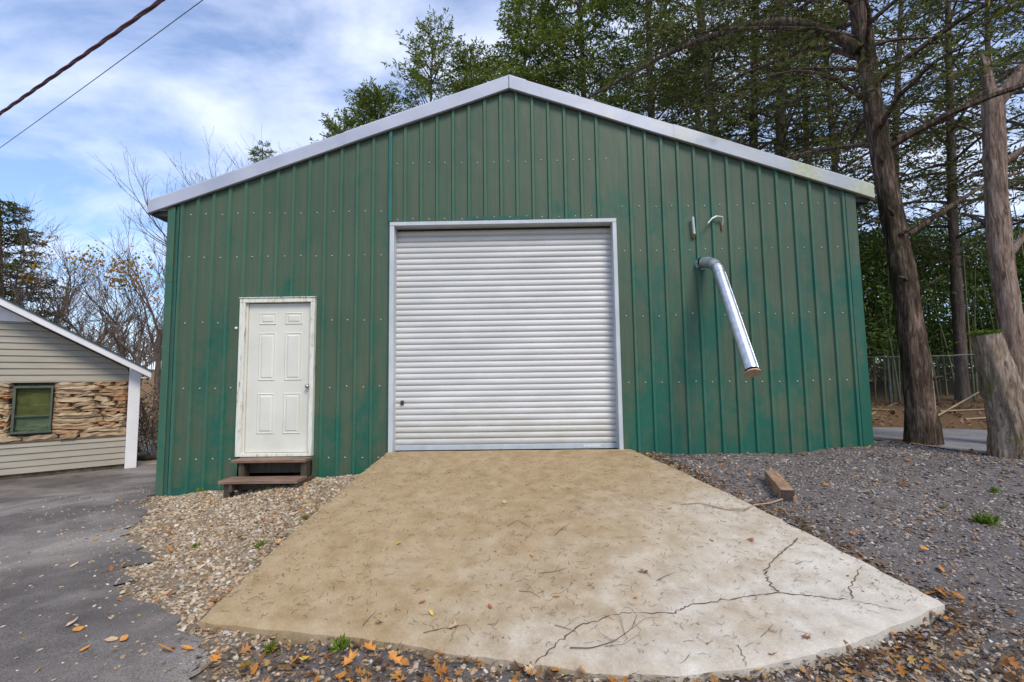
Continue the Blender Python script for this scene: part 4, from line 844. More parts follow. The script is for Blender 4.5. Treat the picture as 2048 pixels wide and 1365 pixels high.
far_conifer([(1672,360),(1655,150)], 13.0, .11, 'thin dark cedar just left of the leaning corner cedar', 204, hb=.22, Lmax=3.4, nbr=54, blade=.11, bare=.32, top=7)
far_conifer([(1905,430),(1898,120)], 12.5, .14, 'slim cedar seen between the dark corner cedar and the pale tree', 205, hb=.24, Lmax=3.6, nbr=56, blade=.11, bare=.32, top=6)
far_conifer([(1300,150),(1296,0)], 19, .24, 'dense green cedar rising behind the right side of the ridge', 206, T_, hb=.28, Lmax=5.0, nbr=84, blade=.15, top=5, density=1.1)
far_conifer([(1165,120),(1160,0)], 21, .24, 'dense bright green cedar rising just right of the roof peak', 207, T_, hb=.25, Lmax=5.0, nbr=96, blade=.16, top=3.5, density=1.1, top_shape=.5)
far_conifer([(1050,110),(1062,20)], 23, .20, 'bright green cedar whose top shows directly over the roof peak', 208, T_, hb=.3, Lmax=4.0, nbr=90, blade=.17, top=1.6, top_shape=.45, rise=.45)
far_conifer([(862,170),(866,85)], 22, .12, 'open airy juniper behind the left side of the roof peak', 209, T_, name='juniper_tree', hb=.45, Lmax=3.7, nbr=60, blade=.14, top=.2, bare=.15, density=.95, top_shape=.36, rise=.5, droop=.12)
far_conifer([(752,225),(750,205)], 22, .11, 'small juniper peeking over the middle of the left roof slope', 210, T_, name='juniper_tree', hb=.5, Lmax=3.2, nbr=64, blade=.15, top=.2, top_shape=.4, rise=.5, droop=.15)
far_conifer([(690,262),(688,250)], 23, .10, 'lowest juniper top left of its neighbour over the left roof slope', 219, T_, name='juniper_tree', hb=.55, Lmax=2.4, nbr=56, blade=.14, top=.1, top_shape=.4, rise=.5, droop=.15)
far_conifer([(945,165),(940,135)], 24, .12, 'low juniper filling the gap left of the roof peak', 211, T_, name='juniper_tree', hb=.5, Lmax=3.2, nbr=64, blade=.15, top=.8, top_shape=.4, rise=.5, droop=.15)
far_conifer([(2110,300),(2105,0)], 9.5, .16, 'cedar at the right picture edge behind the pale tree', 212, hb=.26, Lmax=3.6, nbr=54, blade=.10, bare=.3, top=5)
far_conifer([(1790,300),(1800,60)], 17, .17, 'background cedar showing right behind the leaning corner cedar', 213, hb=.22, Lmax=4.0, nbr=46, blade=.13, bare=.32, top=6)
far_conifer([(1980,330),(1975,60)], 18, .17, 'background cedar behind the fork of the pale tree', 214, hb=.22, Lmax=4.0, nbr=46, blade=.13, bare=.32, top=6)
far_conifer([(1395,180),(1400,0)], 21, .20, 'background cedar behind the mossy leaning one', 217, hb=.25, Lmax=4.4, nbr=50, blade=.14, bare=.25, top=6)
far_conifer([(1610,200),(1612,0)], 20, .18, 'background cedar right of the straight twins', 218, hb=.22, Lmax=4.2, nbr=42, blade=.12, bare=.5, top=6)
far_conifer([(2,520),(0,420)], 24, .16, 'dark evergreen at the far left edge beyond the house', 215, group='trees behind the house', hb=.15, Lmax=3.6, nbr=70, blade=.17, top=.3, droop=.25, top_shape=.6)
far_conifer([(526,330),(525,300)], 27, .10, 'tiny evergreen top poking over the left roof slope', 216, T_, hb=.6, Lmax=1.2, nbr=40, blade=.12, top=.1, top_shape=.25)

def bare_tree(px, py_top, depth, label, seed, spread=.5, levels=6, leafm=None, group='bare trees behind the house', leaf_n=0, name='bare_tree', r=None, lean=0.0):
    g = np.random.default_rng(seed); top = atD(px, py_top, depth); base = np.array([top[0]-lean, top[1], gz(top[0]-lean, top[1])]); Ht = top[2]-base[2]
    t = empty(name, base, label, 'tree', group); S0, S1, R0, R1, tips = [], [], [], [], []
    r = r or .016*Ht
    def grow(p, d, L, rad, lv):
        n = 4 if lv > 2 else 3; pts = [p]
        for i in range(n):
            d = unit(d+g.normal(size=3)*.13+np.array([0,0,.05])); q = pts[-1]+d*L/n; ra = rad*(1-.55*i/n); rb = rad*(1-.55*(i+1)/n); S0.append(pts[-1]); S1.append(q); R0.append(ra); R1.append(rb); pts.append(q)
        if lv == 0: tips.append(pts[-1]); return
        for k in range(int(g.integers(2, 4))+(1 if lv > 3 else 0)):
            u = g.uniform(.4, 1); i = min(int(u*n), n-1); p2 = pts[i]+(pts[i+1]-pts[i])*(u*n-i); lat = unit(np.cross(d, rand_dir(1, g)[0])); a = g.uniform(.35, .95)*spread*1.5
            grow(p2, unit(d*math.cos(a)+lat*math.sin(a)+np.array([0,0,.15])), L*g.uniform(.55, .8), rad*.5, lv-1)
        grow(pts[-1], d, L*.72, rad*.45, lv-1)
    tp = smooth_line(spline([base+(0,0,-.2), base+np.array([lean*.3+g.normal()*.15, 0, Ht*.25]), base+np.array([lean*.6+g.normal()*.2, 0, Ht*.48])], 14), 2)
    part('trunk', tube(MB(), tp, np.linspace(r, r*.55, 14), 10, .05, seed=seed), M['bark_far'], t, smooth=True)
    d0 = unit(tp[-1]-tp[-3])
    for k in range(4):
        lat = unit(np.array([math.cos(k*1.6+seed), math.sin(k*1.6+seed), 0])); j = [13, 13, 10, 8][k]; grow(tp[j], unit(d0+lat*spread*(.35 if k == 0 else 1.0)), Ht*(.235 if k < 2 else .19), r*.5, levels-1)
    S0 = np.array(S0); S1 = np.array(S1); top_z = S1[:, 2].max(); k = (top[2]-tp[8][2])/(top_z-tp[8][2]); lim = lambda P: np.where((P[:, 2:3] > tp[8][2]), np.concatenate([P[:, :2], (tp[8][2]+(P[:, 2:3]-tp[8][2])*k)], 1), P)
    minr = .0042*depth/20
    mb = prisms(MB(), lim(S0), lim(S1), np.maximum(np.array(R0), minr), np.maximum(np.array(R1), minr)); part('crown', mb, M['bark_far'], t)
    if leafm:
        tp_ = lim(np.array(tips)); idx = g.integers(0, len(tp_), leaf_n); sel = tp_[idx]; zc = np.quantile(tp_[:, 2], .62); sel = sel[sel[:, 2] > zc]; n = len(sel)
        blades(mb2 := MB(), sel+g.normal(size=(n, 3))*.12, rand_dir(n, g), None, rand_dir(n, g), .09+.08*g.random(n), .03+.03*g.random(n)); part('leaves', mb2, M[leafm], t)
    return t
bare_tree(212, 488, 21, 'bare tree with forked trunk above the house eave', 301, .55, 5)
bare_tree(128, 455, 27, 'tall bare tree left of the forked one above the house roof', 302, .5, 5)
bare_tree(40, 392, 23, 'tallest bare tree at the far left above the house roof', 303, .5, 5)
bare_tree(292, 492, 19, 'tree with orange autumn leaves left of the green wall', 304, .45, 5, 'autumn', leaf_n=2000, name='autumn_tree')
bare_tree(265, 560, 26, 'slim bare tree between the forked tree and the orange tree', 305, .45, 5)
bare_tree(335, 430, 27, 'bare tree half hidden by the left wall edge', 306, .4, 5)
bare_tree(165, 560, 30, 'low bare tree between two taller ones behind the house', 307, .55, 5)
bare_tree(85, 520, 31, 'bare tree left of the low one behind the house', 308, .5, 5)
bare_tree(432, 312, 25, 'leftmost bare treetop above the left roof slope', 309, .42, 5, group='treetops over the roof')
bare_tree(480, 308, 26, 'second bare treetop from the left above the left roof slope', 310, .4, 5, group='treetops over the roof')
bare_tree(560, 285, 27, 'bare treetop right of the tiny evergreen over the left roof slope', 311, .4, 5, group='treetops over the roof')
bare_tree(600, 290, 30, 'rightmost faint bare treetop above the left roof slope', 312, .4, 5, group='treetops over the roof')
# far wood across the pond
g6 = np.random.default_rng(66); mb = MB(); P0, P1 = [], []
for k in range(420):
    x = g6.uniform(-62, 0); y = g6.uniform(47, 66); z0 = gz(x, y)-.2; h_ = g6.uniform(3.5, 8); b = np.array([x, y, z0]); tpt = b+np.array([g6.normal()*.4, 0, h_]); P0.append(b); P1.append(tpt)
    for q in range(14):
        u = g6.uniform(.25, .95); p = b+(tpt-b)*u; P0.append(p); P1.append(p+np.array([g6.normal()*.9, g6.normal()*.6, g6.uniform(.3, 1.5)]))
prisms(mb, np.array(P0), np.array(P1), .045, .012); single('distant_wood', mb, M['bark_far'], (-30,56,2), 'bare brown wood on the far bank', 'wood', kind='stuff')
# brush between the house and the building
def shrub(px, py, depth, h_, label, seed, leafm, n=1800, rad=.7):
    g = np.random.default_rng(seed); b = atD(px, py, depth); b[2] = gz(b[0], b[1]); t = empty('shrub', b, label, 'shrub', 'dry shrubs behind the house'); mbs = MB(); P0, P1, tips = [], [], []
    for k in range(13):
        d = unit(np.array([g.normal()*.4, g.normal()*.4, 1.0])); e = b+d*h_*g.uniform(.5, 1.0); m_ = (b+e)/2+g.normal(size=3)*.06; P0 += [b-(0,0,.05), m_]; P1 += [m_, e]
        for q in range(8): p = b+(e-b)*g.uniform(.3, 1); w_ = p+g.normal(size=3)*rad*.35+np.array([0,0,.1]); P0.append(p); P1.append(w_); tips.append(w_)
    prisms(mbs, np.array(P0), np.array(P1), .012, .004); part('stem', mbs, M['bark_far'], t); tips = np.array(tips); sel = tips[g.integers(0, len(tips), n)]+g.normal(size=(n, 3))*.13
    blades(mb2 := MB(), sel, rand_dir(n, g), None, rand_dir(n, g), .05+.06*g.random(n), .02+.02*g.random(n)); part('crown', mb2, M[leafm], t)
shrub(300, 900, 13.5, 2.3, 'brown leafy shrub between the house post and the green wall', 401, 'brush_leaf', 700, .9)
shrub(285, 905, 16, 2.0, 'sparse shrub just behind the house post', 402, 'brush_leaf', 300, .8)
shrub(318, 905, 15, 2.6, 'thin shrub touching the green wall edge', 403, 'brush_leaf', 400, .8)
fa = atD(285, 905, 12.2); fb = atD(313, 885, 12.0)
gl = MB(); Pq = np.array([[fa[0]-.6, fa[1], gz(fa[0]-.6, fa[1])+.06], [fa[0], fa[1], gz(*fa[:2])+.08], [fb[0]+.4, fb[1], gz(fb[0]+.4, fb[1])+.10]])
single('fallen_branch', tube(gl, spline(Pq, 12), np.linspace(.09, .05, 12), 8, .1), M['bark_far'], Pq[1], 'dark fallen branch on the ground behind the house post', 'branch', smooth=True)

# ------------------------------------------------------------------ bamboo thicket and fence
g7 = np.random.default_rng(77); mb = MB()
def bam(n, x0, x1, y0, y1, z0, z1, L0=.16):
    clump = np.stack([g7.uniform(x0, x1, n//70), g7.uniform(y0, y1, n//70), z0+(z1-z0)*g7.random(n//70)**.8], -1)
    P = clump[g7.integers(0, len(clump), n)]+g7.normal(size=(n, 3))*np.array([.34,.34,.17]); D = unit(g7.normal(size=(n, 3))*np.array([1,1,.5])+np.array([0,0,-.45])); l_ = L0*(.6+.8*g7.random(n)); blades(mb, P, D, None, unit(np.array([0,0,1.0])+g7.normal(size=(n, 3))*.5), l_, l_*.13)
bam(42000, 5.6, 19, 6.6, 9.2, 2.2, 5.6); bam(16000, 5.6, 19, 6.8, 9.0, 1.2, 2.6); bam(26000, 5.0, 24, 9.5, 12.5, .4, 6.0, .22); bam(14000, 5.4, 9.5, 4.8, 6.8, 1.5, 4.4)
bam(30000, 5.0, 28, 11.5, 15, .1, 6.0, .34)
bam(14000, 4.8, 30, 13.5, 16, .0, 3.2, .36)
single('bamboo_foliage', mb, M['bamboo_leaf'], (10,8,.4), 'dense mass of green bamboo leaves behind the lane', 'bamboo', kind='stuff')
for k in range(64):
    x = g7.uniform(5.6, 15); y = g7.uniform(6.1, 8.4); z0 = gz(x, y); h_ = g7.uniform(4, 5.5); tx, ty = g7.normal()*.35, g7.normal()*.3; r = g7.uniform(.014, .028); n = 26; u = np.linspace(0, 1, n); P = np.stack([x+tx*u**1.6, y+ty*u**1.6, z0-.05+h_*u], -1); R = r*(1-.55*u)*np.where(np.arange(n) % 3 == 0, 1.18, 1.0)
    single('bamboo_cane', tube(MB(), P, R, 7), M['cane'], (x, y, z0), 'upright green bamboo cane standing in the thicket behind the chain-link fence', 'bamboo', 'bamboo canes in the thicket', smooth=True)
fy = 5.6; fx0, fx1 = 6.9, 17.0
fen = empty('chain_link_fence', (fx0, fy, gz(fx0, fy)), 'grey chain-link fence in front of the bamboo thicket', 'fence'); fh = 1.22
for x in np.arange(fx0, fx1, 2.5): part('post', tube(MB(), [(x, fy, gz(x, fy)-.1), (x, fy, gz(x, fy)+fh+.03)], .03, 10), M['fence'], fen, smooth=True)
part('top_rail', tube(MB(), [(x, fy-.035, gz(x, fy)+fh) for x in np.arange(fx0, fx1, .5)], .016, 8), M['fence'], fen, smooth=True)
P0, P1 = [], []
for x in np.arange(fx0-fh, fx1, .075):
    for sgn in (1, -1):
        pts = []
        for u in np.linspace(0, 1, 7):
            xx = x+(u if sgn > 0 else 1-u)*fh*.85
            if fx0 <= xx <= fx1: pts.append((xx, fy-.04-.004*sgn, gz(xx, fy)+.02+u*(fh-.03)))
        for a, b in zip(pts[:-1], pts[1:]): P0.append(a); P1.append(b)
part('wire_mesh', prisms(MB(), np.array(P0), np.array(P1), .0028, .0028), M['fence'], fen, kind='stuff')
for k, (a, b, c, d, lab) in enumerate(((1742,832,1800,806,'pale dead bamboo pole lying behind the leaning cedar, left of it'), (1870,838,1960,795,'pale dead bamboo pole slanting up against the chain-link fence'), (1880,826,1985,822,'pale dead bamboo pole lying flat below the fence'), (1930,842,2040,836,'short pale dead bamboo pole lying at the lane edge by the stump'), (1745,822,1790,824,'pale dead bamboo pole lying at the green wall corner'))):
    A = onG(a, b); B = onG(c, min(d, 838) if d > 800 else 815); A[2] += .03; B[2] = (gz(B[0], B[1])+.04) if d > 800 else gz(B[0], B[1])+.35
    single('dead_bamboo_pole', tube(MB(), spline([A, B], 16), np.linspace(.022, .012, 16), 7), M['deadcane'], A, lab, 'bamboo', smooth=True)

# ------------------------------------------------------------------ gravel, litter
PHI = (1+5**.5)/2; ICO = unit(np.array([(-1,PHI,0),(1,PHI,0),(-1,-PHI,0),(1,-PHI,0),(0,-1,PHI),(0,1,PHI),(0,-1,-PHI),(0,1,-PHI),(PHI,0,-1),(PHI,0,1),(-PHI,0,-1),(-PHI,0,1)]))
ICF = np.array([(0,11,5),(0,5,1),(0,1,7),(0,7,10),(0,10,11),(1,5,9),(5,11,4),(11,10,2),(10,7,6),(7,1,8),(3,9,4),(3,4,2),(3,2,6),(3,6,8),(3,8,9),(4,9,5),(2,4,11),(6,2,10),(8,6,7),(9,8,1)])
OCT = np.array([(1,0,0),(-1,0,0),(0,1,0),(0,-1,0),(0,0,1),(0,0,-1)], float); OCF = np.array([(0,2,4),(2,1,4),(1,3,4),(3,0,4),(2,0,5),(1,2,5),(3,1,5),(0,3,5)])
def pebbles(mb, x, y, size, g, shape='ico', zoff=0.0):
    n = len(x); B, F = (ICO, ICF) if shape == 'ico' else (OCT, OCF); nv = len(B); sc = size[:, None]*np.stack([.8+.6*g.random(n), .6+.5*g.random(n), .35+.35*g.random(n)], -1)
    V = B[None]*(1+g.normal(size=(n, nv, 1))*.13)*sc[:, None, :]; a = g.random(n)*6.283; c, s = np.cos(a)[:, None], np.sin(a)[:, None]
    til = g.normal(size=(n, 2))*.3; vx, vy, vz = V[..., 0], V[..., 1], V[..., 2]; vz = vz+til[:, :1]*vx+til[:, 1:]*vy; V = np.stack([vx*c-vy*s, vx*s+vy*c, vz], -1)
    z = H0(x, y)+size*.15+zoff; V += np.stack([x, y, z], -1)[:, None]; mb.add(V.reshape(-1, 3), (F[None]+(np.arange(n)*nv)[:, None, None]).reshape(-1, 3))
def sample(n, x0, x1, y0, y1, keep, g):
    X_, Y_ = [], []
    tot = 0
    while tot < n:
        x = g.uniform(x0, x1, n*2); y = g.uniform(y0, y1, n*2); k = keep(x, y) > g.random(n*2); k &= ~in_poly(x, y, poly); X_.append(x[k]); Y_.append(y[k]); tot += k.sum()
    return np.concatenate(X_)[:n], np.concatenate(Y_)[:n]
g8 = np.random.default_rng(88)
# pale river gravel left of the ramp
def kL(x, y): d = x-bx_(y)+ (vnoise(x, y, .35, 8)-.5)*.9; return sm(-.42, .22, d)*sm(-4.1, -3.4, y)*(x < -1.5)*(y < -.03)
x, y = sample(14000, -6.2, -1.5, -4.2, -.03, kL, g8); sz = .008+.015*g8.random(len(x))**2.2; mb = MB(); pebbles(mb, x, y, sz, g8)
single('river_gravel', mb, M['pebble'], (-3,-1.5,-.5), 'pale tan river gravel between the driveway and the ramp', 'gravel', kind='stuff')
# dark crushed gravel on the right
def kR(x, y): yl = np.interp(x, LN[:, 0], LN[:, 1]); return (x > 1.2)*(y < np.where(x < 4.85, -.04, yl+.1))*(.35+.65*(y < -.3))*1.0
x, y = sample(30000, 1.2, 7.4, -4.6, .4, kR, g8); sz = .008+.014*g8.random(len(x))**2.2; mb = MB(); pebbles(mb, x, y, sz, g8, 'oct')
single('crushed_gravel', mb, M['darkgravel'], (4,-2,-.3), 'dark grey crushed gravel on the right side of the ramp', 'gravel', kind='stuff')
def kF(x, y): return sm(-3.45, -3.75, y)*sm(-.25, .15, x-bx_(y)+.1)
x, y = sample(7500, -2.2, 5.2, -4.9, -3.3, kF, g8); sz = .007+.013*g8.random(len(x))**1.6; mb = MB(); pebbles(mb, x, y, sz, g8)
single('mixed_gravel', mb, M['pebble'], (0,-4.3,-.6), 'mixed pebbles along the front edge of the ramp', 'gravel', kind='stuff')
x, y = sample(500, -8, -1.5, -4.6, .5, lambda x, y: sm(-2.2, -.2, x-bx_(y))**2*(x < bx_(y)), g8); sz = .006+.010*g8.random(len(x))**2; mb = MB(); pebbles(mb, x, y, sz, g8, zoff=.016)
single('stray_pebbles', mb, M['pebble'], (-4,-2,-.6), 'stray pebbles scattered over the asphalt edge', 'gravel', kind='stuff')
u = g8.random(420); e = np.abs(g8.normal(size=420))*.035; s_e = np.where(g8.random(420) < .5, e, 1-e); P = ramp_pt(np.clip(s_e, .004, .996), u**.8*.97+.01); mb = MB(); sz = .004+.008*g8.random(420)**2; pebbles(mb, P[:, 0], P[:, 1], sz, g8, 'oct')
V_ = mb.V[0].reshape(420, 6, 3); V_[..., 2] += (P[:, 2]-H0(P[:, 0], P[:, 1]))[:, None]; mb.V[0] = V_.reshape(-1, 3)
single('spilled_gravel', mb, M['pebble'], (0,-2,-.25), 'small grit spilled over the ramp borders', 'gravel', kind='stuff')
# leaves
LO = np.array([(0,0),(.16,-.05),(.42,-.38),(.48,-.12),(.80,-.42),(.76,-.12),(1.0,0),(.76,.12),(.80,.42),(.48,.12),(.42,.38),(.16,.05)])
SI = np.array([(0,0),(.15,-.14),(.45,-.24),(.75,-.15),(1.0,0),(.75,.15),(.45,.24),(.15,.14)])
def leaf_geo(mb, P, size, g, shape, curl=.25, tilt=.25, yaw=None):
    pts = LO if shape == 'lobed' else SI; a = g.random()*6.283 if yaw is None else yaw; u = pts[:, 0]-.5; v = pts[:, 1]; z = curl*(v*v*1.6+u*u*.5)+.02*g.normal(size=len(pts))
    V = np.stack([u, v, z], -1)*size; V = np.vstack([V, [[0, 0, 0.0]]]); tx, ty = g.normal()*tilt, g.normal()*tilt; V[:, 2] += V[:, 0]*tx+V[:, 1]*ty
    c, s = math.cos(a), math.sin(a); V = np.stack([V[:, 0]*c-V[:, 1]*s, V[:, 0]*s+V[:, 1]*c, V[:, 2]-V[:, 2].min()+.003], -1)+P
    n = len(pts); mb.add(V, [(i, (i+1) % n, n) for i in range(n)])
g9 = np.random.default_rng(99)
def litter(name, n, x0, x1, y0, y1, keep, s0, s1, material, label, loc, lob=.3, tilt=.35, zoff=.008):
    mb = MB(); x, y = sample(n, x0, x1, y0, y1, keep, g9); z = H0(x, y)
    for i in range(n): leaf_geo(mb, np.array([x[i], y[i], z[i]+zoff]), g9.uniform(s0, s1), g9, 'lobed' if g9.random() < lob else 'simple', .3, tilt)
    return single(name, mb, M[material], loc, label, 'leaves', kind='stuff')
litter('leaf_litter', 1500, -1.9, 4.6, -4.9, -3.4, lambda x, y: sm(-3.5, -3.8, y)*sm(-.1, .2, x-bx_(y)+.15), .025, .07, 'leaf_brown', 'brown dead leaves matted along the front of the ramp', (1,-4.3,-.6))
litter('leaf_litter', 300, -1.7, 4.6, -4.8, -3.5, lambda x, y: sm(-3.6, -3.9, y)*sm(0, .3, x-bx_(y)+.15)*(.35+.65*(x < .6)), .03, .08, 'leaf_orange', 'orange fallen leaves along the front of the ramp', (0,-4.3,-.6), .6, .4, .016)
litter('leaf_litter', 330, 1.4, 7.2, -4.4, .2, lambda x, y: kR(x, y)*(.25+1.2*(poly_dist(x, y, poly) < .3)), .03, .075, 'leaf_orange', 'orange leaves scattered on the dark gravel', (4,-2,-.3), .25, .3, .012)
litter('leaf_litter', 380, 1.5, 5.2, -4.2, -.05, lambda x, y: (poly_dist(x, y, poly) < .28)*1.0+ (y > -.25)*.6*(x > 1.4)*(x < 4.8), .03, .06, 'leaf_brown', 'brown leaf bits gathered along the right ramp edge', (2,-2,-.3), .2, .35, .010)
litter('leaf_litter', 170, -5.2, -1.7, -4.0, -.1, lambda x, y: kL(x, y)*(.3+.9*(poly_dist(x, y, poly) < .25)), .03, .065, 'leaf_orange', 'orange leaves caught among the pale gravel', (-3,-2,-.5), .25, .35, .014)
litter('leaf_litter', 1500, 4.9, 15, 1.0, 6.5, lambda x, y: sm(0, .3, y-np.interp(x, LF[:, 0], LF[:, 1])), .05, .12, 'leaf_brown', 'brown leaf litter on the bank beyond the lane', (8,4,.1), .2, .4, .008)
litter('leaf_litter', 120, 5.0, 7.5, -1.6, .6, lambda x, y: (np.abs(y-np.interp(x, LN[:, 0], LN[:, 1])) < .3)*1.0, .04, .08, 'leaf_orange', 'orange leaves around the foot of the cedar and stump', (6,-.8,0), .3, .35, .016)
# dry needles along the ramp toe and over the ramp
def needles(P, g, l0, l1, r): 
    n = len(P); a = g.random(n)*6.283; l_ = g.uniform(l0, l1, n); bend = g.normal(size=n)*.9; d1 = np.stack([np.cos(a), np.sin(a), np.zeros(n)], -1); d2 = np.stack([np.cos(a+bend), np.sin(a+bend), np.zeros(n)], -1); m_ = P+d1*(l_/2)[:, None]; e = m_+d2*(l_/2)[:, None]; return np.vstack([P, m_]), np.vstack([m_, e]), r
def on_ramp_z(P):     # drop points on the slab surface
    i = ((P[:, None, :2]-RG[None, ::7, :2])**2).sum(2).argmin(1); Q = P.copy(); Q[:, 2] = RG[::7][i, 2]; return Q
x, y = sample(3600, -2.0, 4.8, -4.9, -3.4, lambda x, y: sm(-3.45, -3.75, y)*sm(-.1, .2, x-bx_(y)+.15), g9); P = np.stack([x, y, H0(x, y)+.014+.012*g9.random(len(x))], -1); a, b, r = needles(P, g9, .03, .10, .0014); b[:, 2] += g9.normal(size=len(b))*.006
single('needle_litter', prisms(MB(), a, b, r, r*.6), M['needle'], (0,-4.2,-.6), 'dry brown needles and stems along the ramp toe', 'needles', kind='stuff')
s = g9.random(1700); t = g9.random(1700)**.75; P = ramp_pt(s*.98+.01, t*.97+.01); P[:, 2] += .007; a, b, r = needles(P, g9, .010, .07, .0011)
a = on_ramp_z(a); b = on_ramp_z(b); a[:, 2] += .007; b[:, 2] += .007+.004*g9.random(len(b))
single('needle_litter', prisms(MB(), a, b, r, r*.7), M['needle'], (0,-2,-.25), 'short dark needles strewn over the concrete ramp', 'needles', kind='stuff')
s = g9.random(260); t = g9.random(260); P = ramp_pt(s*.98+.01, t*.97+.01); P[:, 2] += .005; mb = MB()
for p in P: leaf_geo(mb, p, g9.uniform(.008, .022), g9, 'simple', .3, .2)
single('leaf_crumbs', mb, M['leaf_brown'], (0,-2,-.25), 'tiny brown leaf crumbs on the concrete ramp', 'leaves', kind='stuff')
# single leaves one can point at
LV = [(796,1089,.055,'leaf_yellow','bright yellow leaf on the left middle of the ramp'),(1010,1008,.065,'leaf_tan','pale tan lobed leaf lying at the middle of the upper ramp'),(1056,970,.05,'leaf_or','small orange leaf high on the ramp near the shutter'),
 (758,1250,.065,'leaf_or','orange leaf near the left toe of the ramp'),(905,1255,.075,'leaf_tan','tan curled leaf on a twig near the ramp toe'),(1290,1146,.075,'leaf_rust','rust red leaf right of the ramp middle'),
 (1424,1082,.045,'leaf_or','small orange leaf beside the upper crack'),(1503,1083,.06,'leaf_rust','thin rust leaf right of the upper orange one'),(1613,1275,.055,'leaf_rust','rust brown leaf alone on the pale lower right slab'),
 (845,1208,.045,'leaf_rust','dark red leaf left of centre low on the ramp'),(983,1215,.045,'leaf_rust','narrow rust leaf at the ramp centre'),(1110,1195,.045,'leaf_or','upright orange leaf at the lower ramp centre'),(1270,1198,.04,'leaf_or','slim orange leaf above the long crack'),(1065,1112,.04,'leaf_or','orange leaf among twigs at mid ramp'),(1340,1018,.045,'leaf_or','orange leaf near the upper right ramp edge'),(862,1230,.04,'leaf_yellow','small yellow leaf low on the left half of the ramp')]
for px, py, sz, mt, lab in LV:
    p = on_ramp(px, py); p[2] += .004; mb = MB(); leaf_geo(mb, p, sz*1.15, g9, 'lobed' if sz > .05 else 'simple', .35, .25); single('fallen_leaf', mb, M[mt], p, lab, 'leaf', 'single leaves on the ramp')
LA = [(143,1256,.075,'leaf_tan','pale long leaf, uppermost of the cluster on the asphalt'),(157,1268,.06,'leaf_or','orange leaf just below the uppermost one on the asphalt'),(222,1290,.06,'leaf_tan','dull tan leaf left of the orange one on the asphalt'),(247,1287,.075,'leaf_or','orange brown leaf right of the dull tan one on the asphalt'),(169,1306,.06,'leaf_or','lowest orange leaf of the cluster on the asphalt'),(148,1137,.07,'leaf_tan','upright whitish leaf alone on the dark asphalt'),(331,1312,.08,'leaf_or','orange leaf at the asphalt edge near the bottom'),(375,1308,.07,'leaf_or','orange leaf standing at the gravel edge near the bottom'),(280,1173,.06,'leaf_rust','rust leaf where gravel meets asphalt')]
for px, py, sz, mt, lab in LA:
    p = onG(px, py); p[2] += .019; mb = MB(); leaf_geo(mb, p, sz*1.1, g9, 'simple', .5, .35); single('fallen_leaf', mb, M[mt], p, lab, 'leaf', 'single leaves on the asphalt')
LG = [(1895,1035,.075,'leaf_tan','light tan leaf on the dark gravel left of the weed'),(1725,1000,.07,'leaf_or','orange leaf right of the timber block on the gravel'),(1850,1106,.085,'leaf_or','orange leaf at the right edge of the gravel below the weed'),(1500,955,.09,'leaf_or','orange leaf clump left of the timber block'),(1545,1330,.10,'leaf_or','large orange leaf at the front edge of the ramp'),(1910,1285,.10,'leaf_or','orange leaf right of the ramp corner at the bottom'),(610,1330,.10,'leaf_yellow','yellow orange leaf in the litter left of the bottom centre'),(740,1310,.13,'leaf_or','biggest orange leaf in the litter at the ramp toe'),(700,1335,.13,'leaf_or','long orange leaf left of the biggest one'),(790,1338,.12,'leaf_or','orange leaf right of the biggest one in the litter'),(490,1352,.11,'leaf_yellow','yellow leaf at the bottom left of the litter'),(430,1330,.11,'leaf_or','orange leaf in the litter near the asphalt'),(1060,1350,.09,'leaf_tan','tan leaf at the bottom centre of the litter')]
for px, py, sz, mt, lab in LG:
    p = onG(px, py); p[2] += .024; mb = MB(); leaf_geo(mb, p, sz*.78, g9, 'lobed', .55, .4); single('fallen_leaf', mb, M[mt], p, lab, 'leaf', 'single leaves on the gravel')
# larger twigs on the ramp
def twig(pxs, r, lab, br=()):
    r *= .72
    P = np.array([on_ramp(*p) for p in pxs]); P[:, 2] += r+.006; n = 8*(len(P)-1); Q = smooth_line(spline(P, n), 2); mb = tube(MB(), Q, np.linspace(r, r*.4, n), 5)
    for b in br: B = np.array([on_ramp(*p) for p in b]); B[:, 2] += r+.004; B[1:, 2] += .012; tube(mb, spline(B, 8), np.linspace(r*.6, r*.25, 8), 4)
    single('twig', mb, M['twig'], P[0], lab, 'twig', 'twigs on the ramp')
twig([(1140,1298),(1180,1302),(1230,1288),(1262,1262),(1278,1232)], .004, 'large branching twig curled across the long crack', [[(1230,1288),(1200,1275),(1188,1240)],[(1250,1275),(1240,1245),(1222,1225)],[(1210,1295),(1250,1294),(1275,1278)],[(1262,1262),(1290,1245),(1320,1243)]])
twig([(1110,1252),(1150,1268),(1158,1274)], .003, 'dark twig left of the long crack', [[(1130,1260),(1160,1240),(1175,1238)]])
twig([(850,1268),(890,1258),(935,1250)], .003, 'twig holding a tan leaf near the ramp toe', [[(900,1256),(922,1240)]])
twig([(725,1256),(740,1238),(752,1222)], .003, 'thin twig standing out at the left ramp toe', [[(735,1244),(722,1248)]])
twig([(1110,1072),(1125,1058),(1143,1048)], .003, 'forked twig at mid ramp', [[(1122,1060),(1140,1068)]])
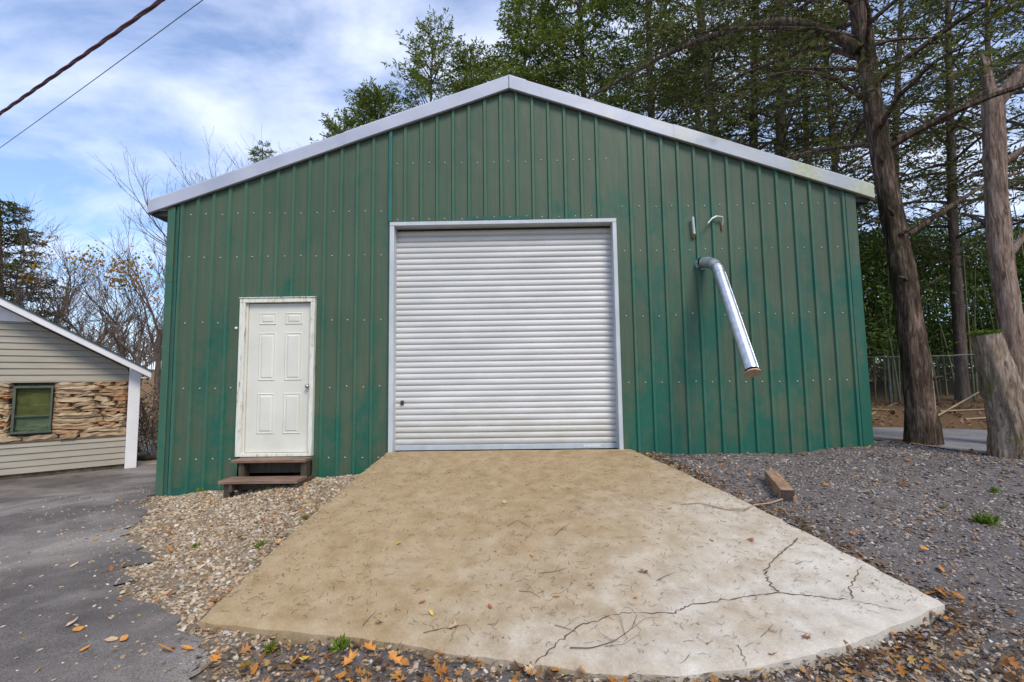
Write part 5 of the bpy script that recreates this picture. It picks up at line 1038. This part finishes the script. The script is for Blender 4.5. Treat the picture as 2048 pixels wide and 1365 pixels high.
twig([(1015,1055),(1035,1042),(1052,1050),(1062,1060)], .0025, 'arched thin twig above mid ramp')
twig([(1080,1148),(1110,1146),(1135,1138)], .003, 'straight dark twig below mid ramp', [[(1110,1146),(1122,1132)]])
twig([(1036,1184),(1065,1188),(1082,1198)], .0025, 'bent twig at lower mid ramp', [[(1050,1186),(1072,1165)]])
twig([(1315,1165),(1335,1152),(1350,1147)], .003, 'short twig beside the rust red leaf', [[(1335,1152),(1345,1160)]])
twig([(1590,1130),(1610,1124),(1625,1128)], .0025, 'small forked twig on the pale slab right of the upper crack', [[(1605,1125),(1595,1134)]])
twig([(1380,1310),(1372,1325),(1360,1330)], .0025, 'curved twig on the pale slab near the toe')
twig([(1525,1275),(1535,1262),(1545,1250)], .0025, 'thin forked twig on the pale lower slab', [[(1535,1262),(1555,1268)]])
twig([(735,1025),(760,1022),(778,1022)], .0025, 'thin twig at the upper left of the ramp')
# weeds
def weed(p, n, h_, lab, seed):
    g = np.random.default_rng(seed); mb = MB(); P = p+np.stack([g.normal(size=n)*h_*.3, g.normal(size=n)*h_*.25, np.zeros(n)], -1); P[:, 2] = H0(P[:, 0], P[:, 1])+.005; D = unit(g.normal(size=(n, 3))*.8+np.array([0,0,.9])); l_ = h_*(.5+.7*g.random(n)); blades(mb, P, D, None, rand_dir(n, g), l_, l_*.11, fold=.1)
    single('weed_tuft', mb, M['moss'], p, lab, 'weed', 'small green weeds')
for i, (px, py, n, h_, lab) in enumerate(((1972,1048,150,.09,'largest green weed tuft on the dark gravel at right'),(1888,1018,40,.04,'small weed left of the largest tuft'),(1990,985,50,.05,'weed above the largest tuft near the right edge'),(392,1095,50,.04,'green weed on the pale gravel, the left one of two'),(522,1094,60,.05,'green weed on the pale gravel beside the ramp edge'),(615,1040,60,.05,'weed along the ramp edge near the steps'),(540,1305,110,.05,'pale green weed in the litter at the ramp toe'),(680,1298,120,.06,'grassy weed in the litter under the big orange leaf'),(400,985,60,.07,'grass growing against the foot of the green wall'))):
    weed(onG(px, py), n, h_, lab, 500+i)
